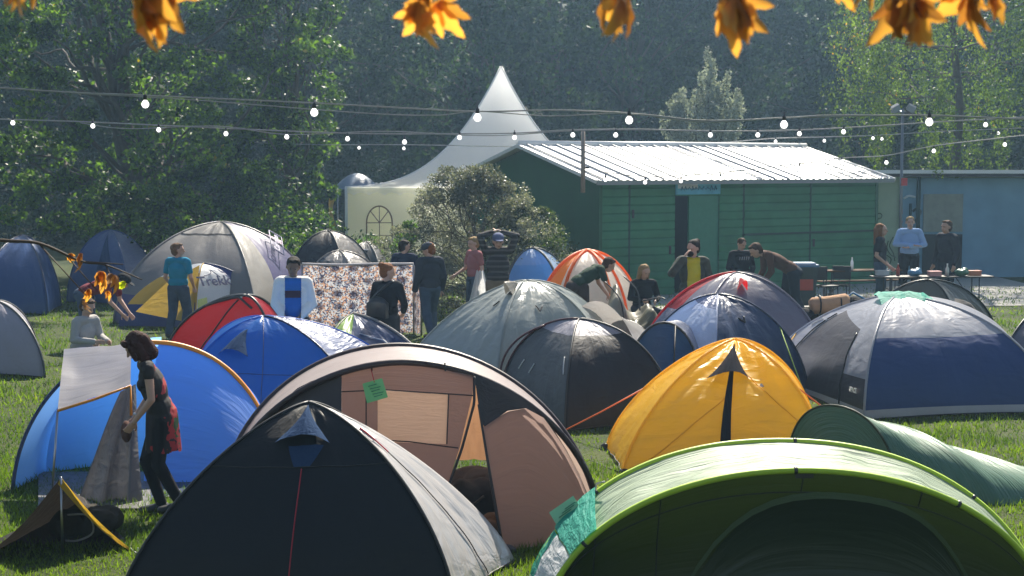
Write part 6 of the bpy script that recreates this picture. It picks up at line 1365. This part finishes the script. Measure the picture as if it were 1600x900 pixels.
# =================================================================== MAPLE LEAVES HANGING INTO VIEW
MAPL = leafmat('leaf_autumn', (.15, .055, .02), (.6, .33, .1), .62, .5, tint=(1.6, 1.45, .6)); MAPG = leafmat('leaf_yellowgreen', (.3, .3, .03), (.4, .38, .05), .5, .5)
TW = simple('twig', (.06, .035, .02), .7)
def maple_leaf(tip_len, narrow, rr, M, base):
    """five-pointed leaf, folded along each lobe and curled"""
    mb = MB(); lob = [(-100, .45), (-48, .8), (0, 1.0), (48, .8), (100, .45)]
    for a, l in lob:
        a = R(a * narrow + rr.uniform(-6, 6)); L = tip_len * l * rr.uniform(.85, 1.1); dx, dz = math.sin(a), -math.cos(a); w_ = L * .2
        rows = []
        for k in range(8):
            g = k / 7; wd = w_ * math.sin(pi * min(1, .12 + g * .88)) ** .8 * (1 + .25 * math.sin(g * 15)); cy = L * (.25 * g * g) * rr.choice((1, 1, -.4)) * 0 + L * .28 * g * g
            c = V(dx * L * g, cy, dz * L * g); s_ = V(dz, 0, -dx)
            rows.append([base + M @ (c - s_ * wd + V(0, -wd * .5, 0)), base + M @ c, base + M @ (c + s_ * wd + V(0, -wd * .5, 0))])
        mb.grid(rows)
    return mb
def maple():
    Y0 = 2.3; root = thing('maple_tree', 'overhanging maple with orange autumn leaves dangling at the top edge', 'tree', V(3.6, 3.2, 0)); rr = random.Random(12)
    mb = MB(); mb.tube(smoothpts([V(3.6, 3.2, -.1), V(3.5, 3.1, 1.5), V(3.3, 3.0, 3.2), V(3.0, 2.9, 5.5)], 5), [.16] * 5 + [.13] * 5 + [.1] * 6, 10); mb.build('trunk', BARK, root)
    z0 = at(800, -60, Y0).z + .12; br = smoothpts([V(3.3, 3.0, 3.4), V(2.2, 2.5, z0 + .25), V(1.2, Y0, z0 + .08), V(.4, Y0, z0 + .03), V(-.4, Y0, z0), V(-1.3, Y0, z0 - .02)], 6)
    mb = MB(); mb.tube(br, [lerp(.035, .008, i / (len(br) - 1)) for i in range(len(br))], 8); mb.build('branch', TW, root)
    clusters = [(28, -22, 5, 70), (228, -18, 8, 84), (668, 0, 9, 62), (955, -10, 6, 70), (1142, -8, 7, 78), (1330, -42, 5, 74), (1410, 0, 8, 86), (1538, -14, 6, 74)]
    for px, py, n, ln in clusters:
        b = at(px, py, Y0 + rr.uniform(-.1, .15)); top = min(br, key=lambda p: abs(p.x - b.x))
        mb = MB(); mb.tube(smoothpts([top, top.lerp(b, .5) + V(.02, 0, 0), b], 4), .0022, 5); tw = mb.build('twig', TW, root)
        for k in range(3):
            e = b + V(rr.uniform(-.05, .05), rr.uniform(-.04, .04), rr.uniform(-.03, .02)); mb = MB(); mb.tube(smoothpts([b + V(0, 0, .03), b.lerp(e, .5) + V(0, 0, .02), e], 3), .0014, 4); mb.build('stalk', TW, tw)
        for k in range(max(4, n - 2)):
            L = ln / (FPX / Y0) * rr.choice((.7, 1.0, 1.12, 1.2)); M = Matrix.Rotation(rr.uniform(-pi, pi), 3, 'Z') @ Matrix.Rotation(rr.uniform(-.5, .3), 3, 'X') @ Matrix.Rotation(rr.uniform(-.75, .75), 3, 'Y')
            lm = maple_leaf(L, rr.uniform(.35, .75), rr, M, b + V(rr.uniform(-.02, .02), rr.uniform(-.02, .02), rr.uniform(-.012, .015)))
            lm.build('leaf', MAPG if (px == 1142 and k == 9) else MAPL, tw)
maple()
def sapling():
    Y = 7.2; base = gx(-260, Y); root = thing('sapling', 'thin branch of orange leaves and lime leaves reaching in at the left', 'sapling', base); rr = random.Random(6)
    mb = MB(); st_ = smoothpts([base, base + V(.05, 0, .9), at(-150, 330, Y), at(-20, 372, Y), at(60, 380, Y), at(126, 408, Y), at(165, 414, Y), at(222, 437, Y)], 5); mb.tube(st_, [lerp(.014, .003, i / (len(st_) - 1)) for i in range(len(st_))], 6); mb.build('stem', TW, root)
    for a, b in (((126, 408), (192, 413)), ((100, 395), (150, 452)), ((60, 380), (135, 462)), ((165, 414), (180, 448))): mb = MB(); mb.tube([at(*a, Y), at(*b, Y)], .003, 5); mb.build('twig', TW, root)
    pods = [(128, 408, 24, 0), (158, 425, 34, 0), (163, 428, 30, 0), (180, 430, 30, 0), (176, 428, 26, 0), (150, 432, 22, 0), (137, 452, 26, 0), (130, 470, 26, 0), (195, 440, 20, 1), (168, 455, 16, 0), (128, 396, 22, 0), (110, 396, 20, 0)]
    for px, py, L, kd in pods:
        b = at(px, py, Y); M = Matrix.Rotation(rr.uniform(-pi, pi), 3, 'Z') @ Matrix.Rotation(rr.uniform(-.5, .5), 3, 'X') @ Matrix.Rotation(rr.uniform(-.8, .8), 3, 'Y')
        maple_leaf(L / (FPX / Y), rr.uniform(.25, .5), rr, M, b).build('leaf', MAPG if kd else MAPL, root)
sapling()
# the haze must not enclose cut geometry: everything above stands inside it
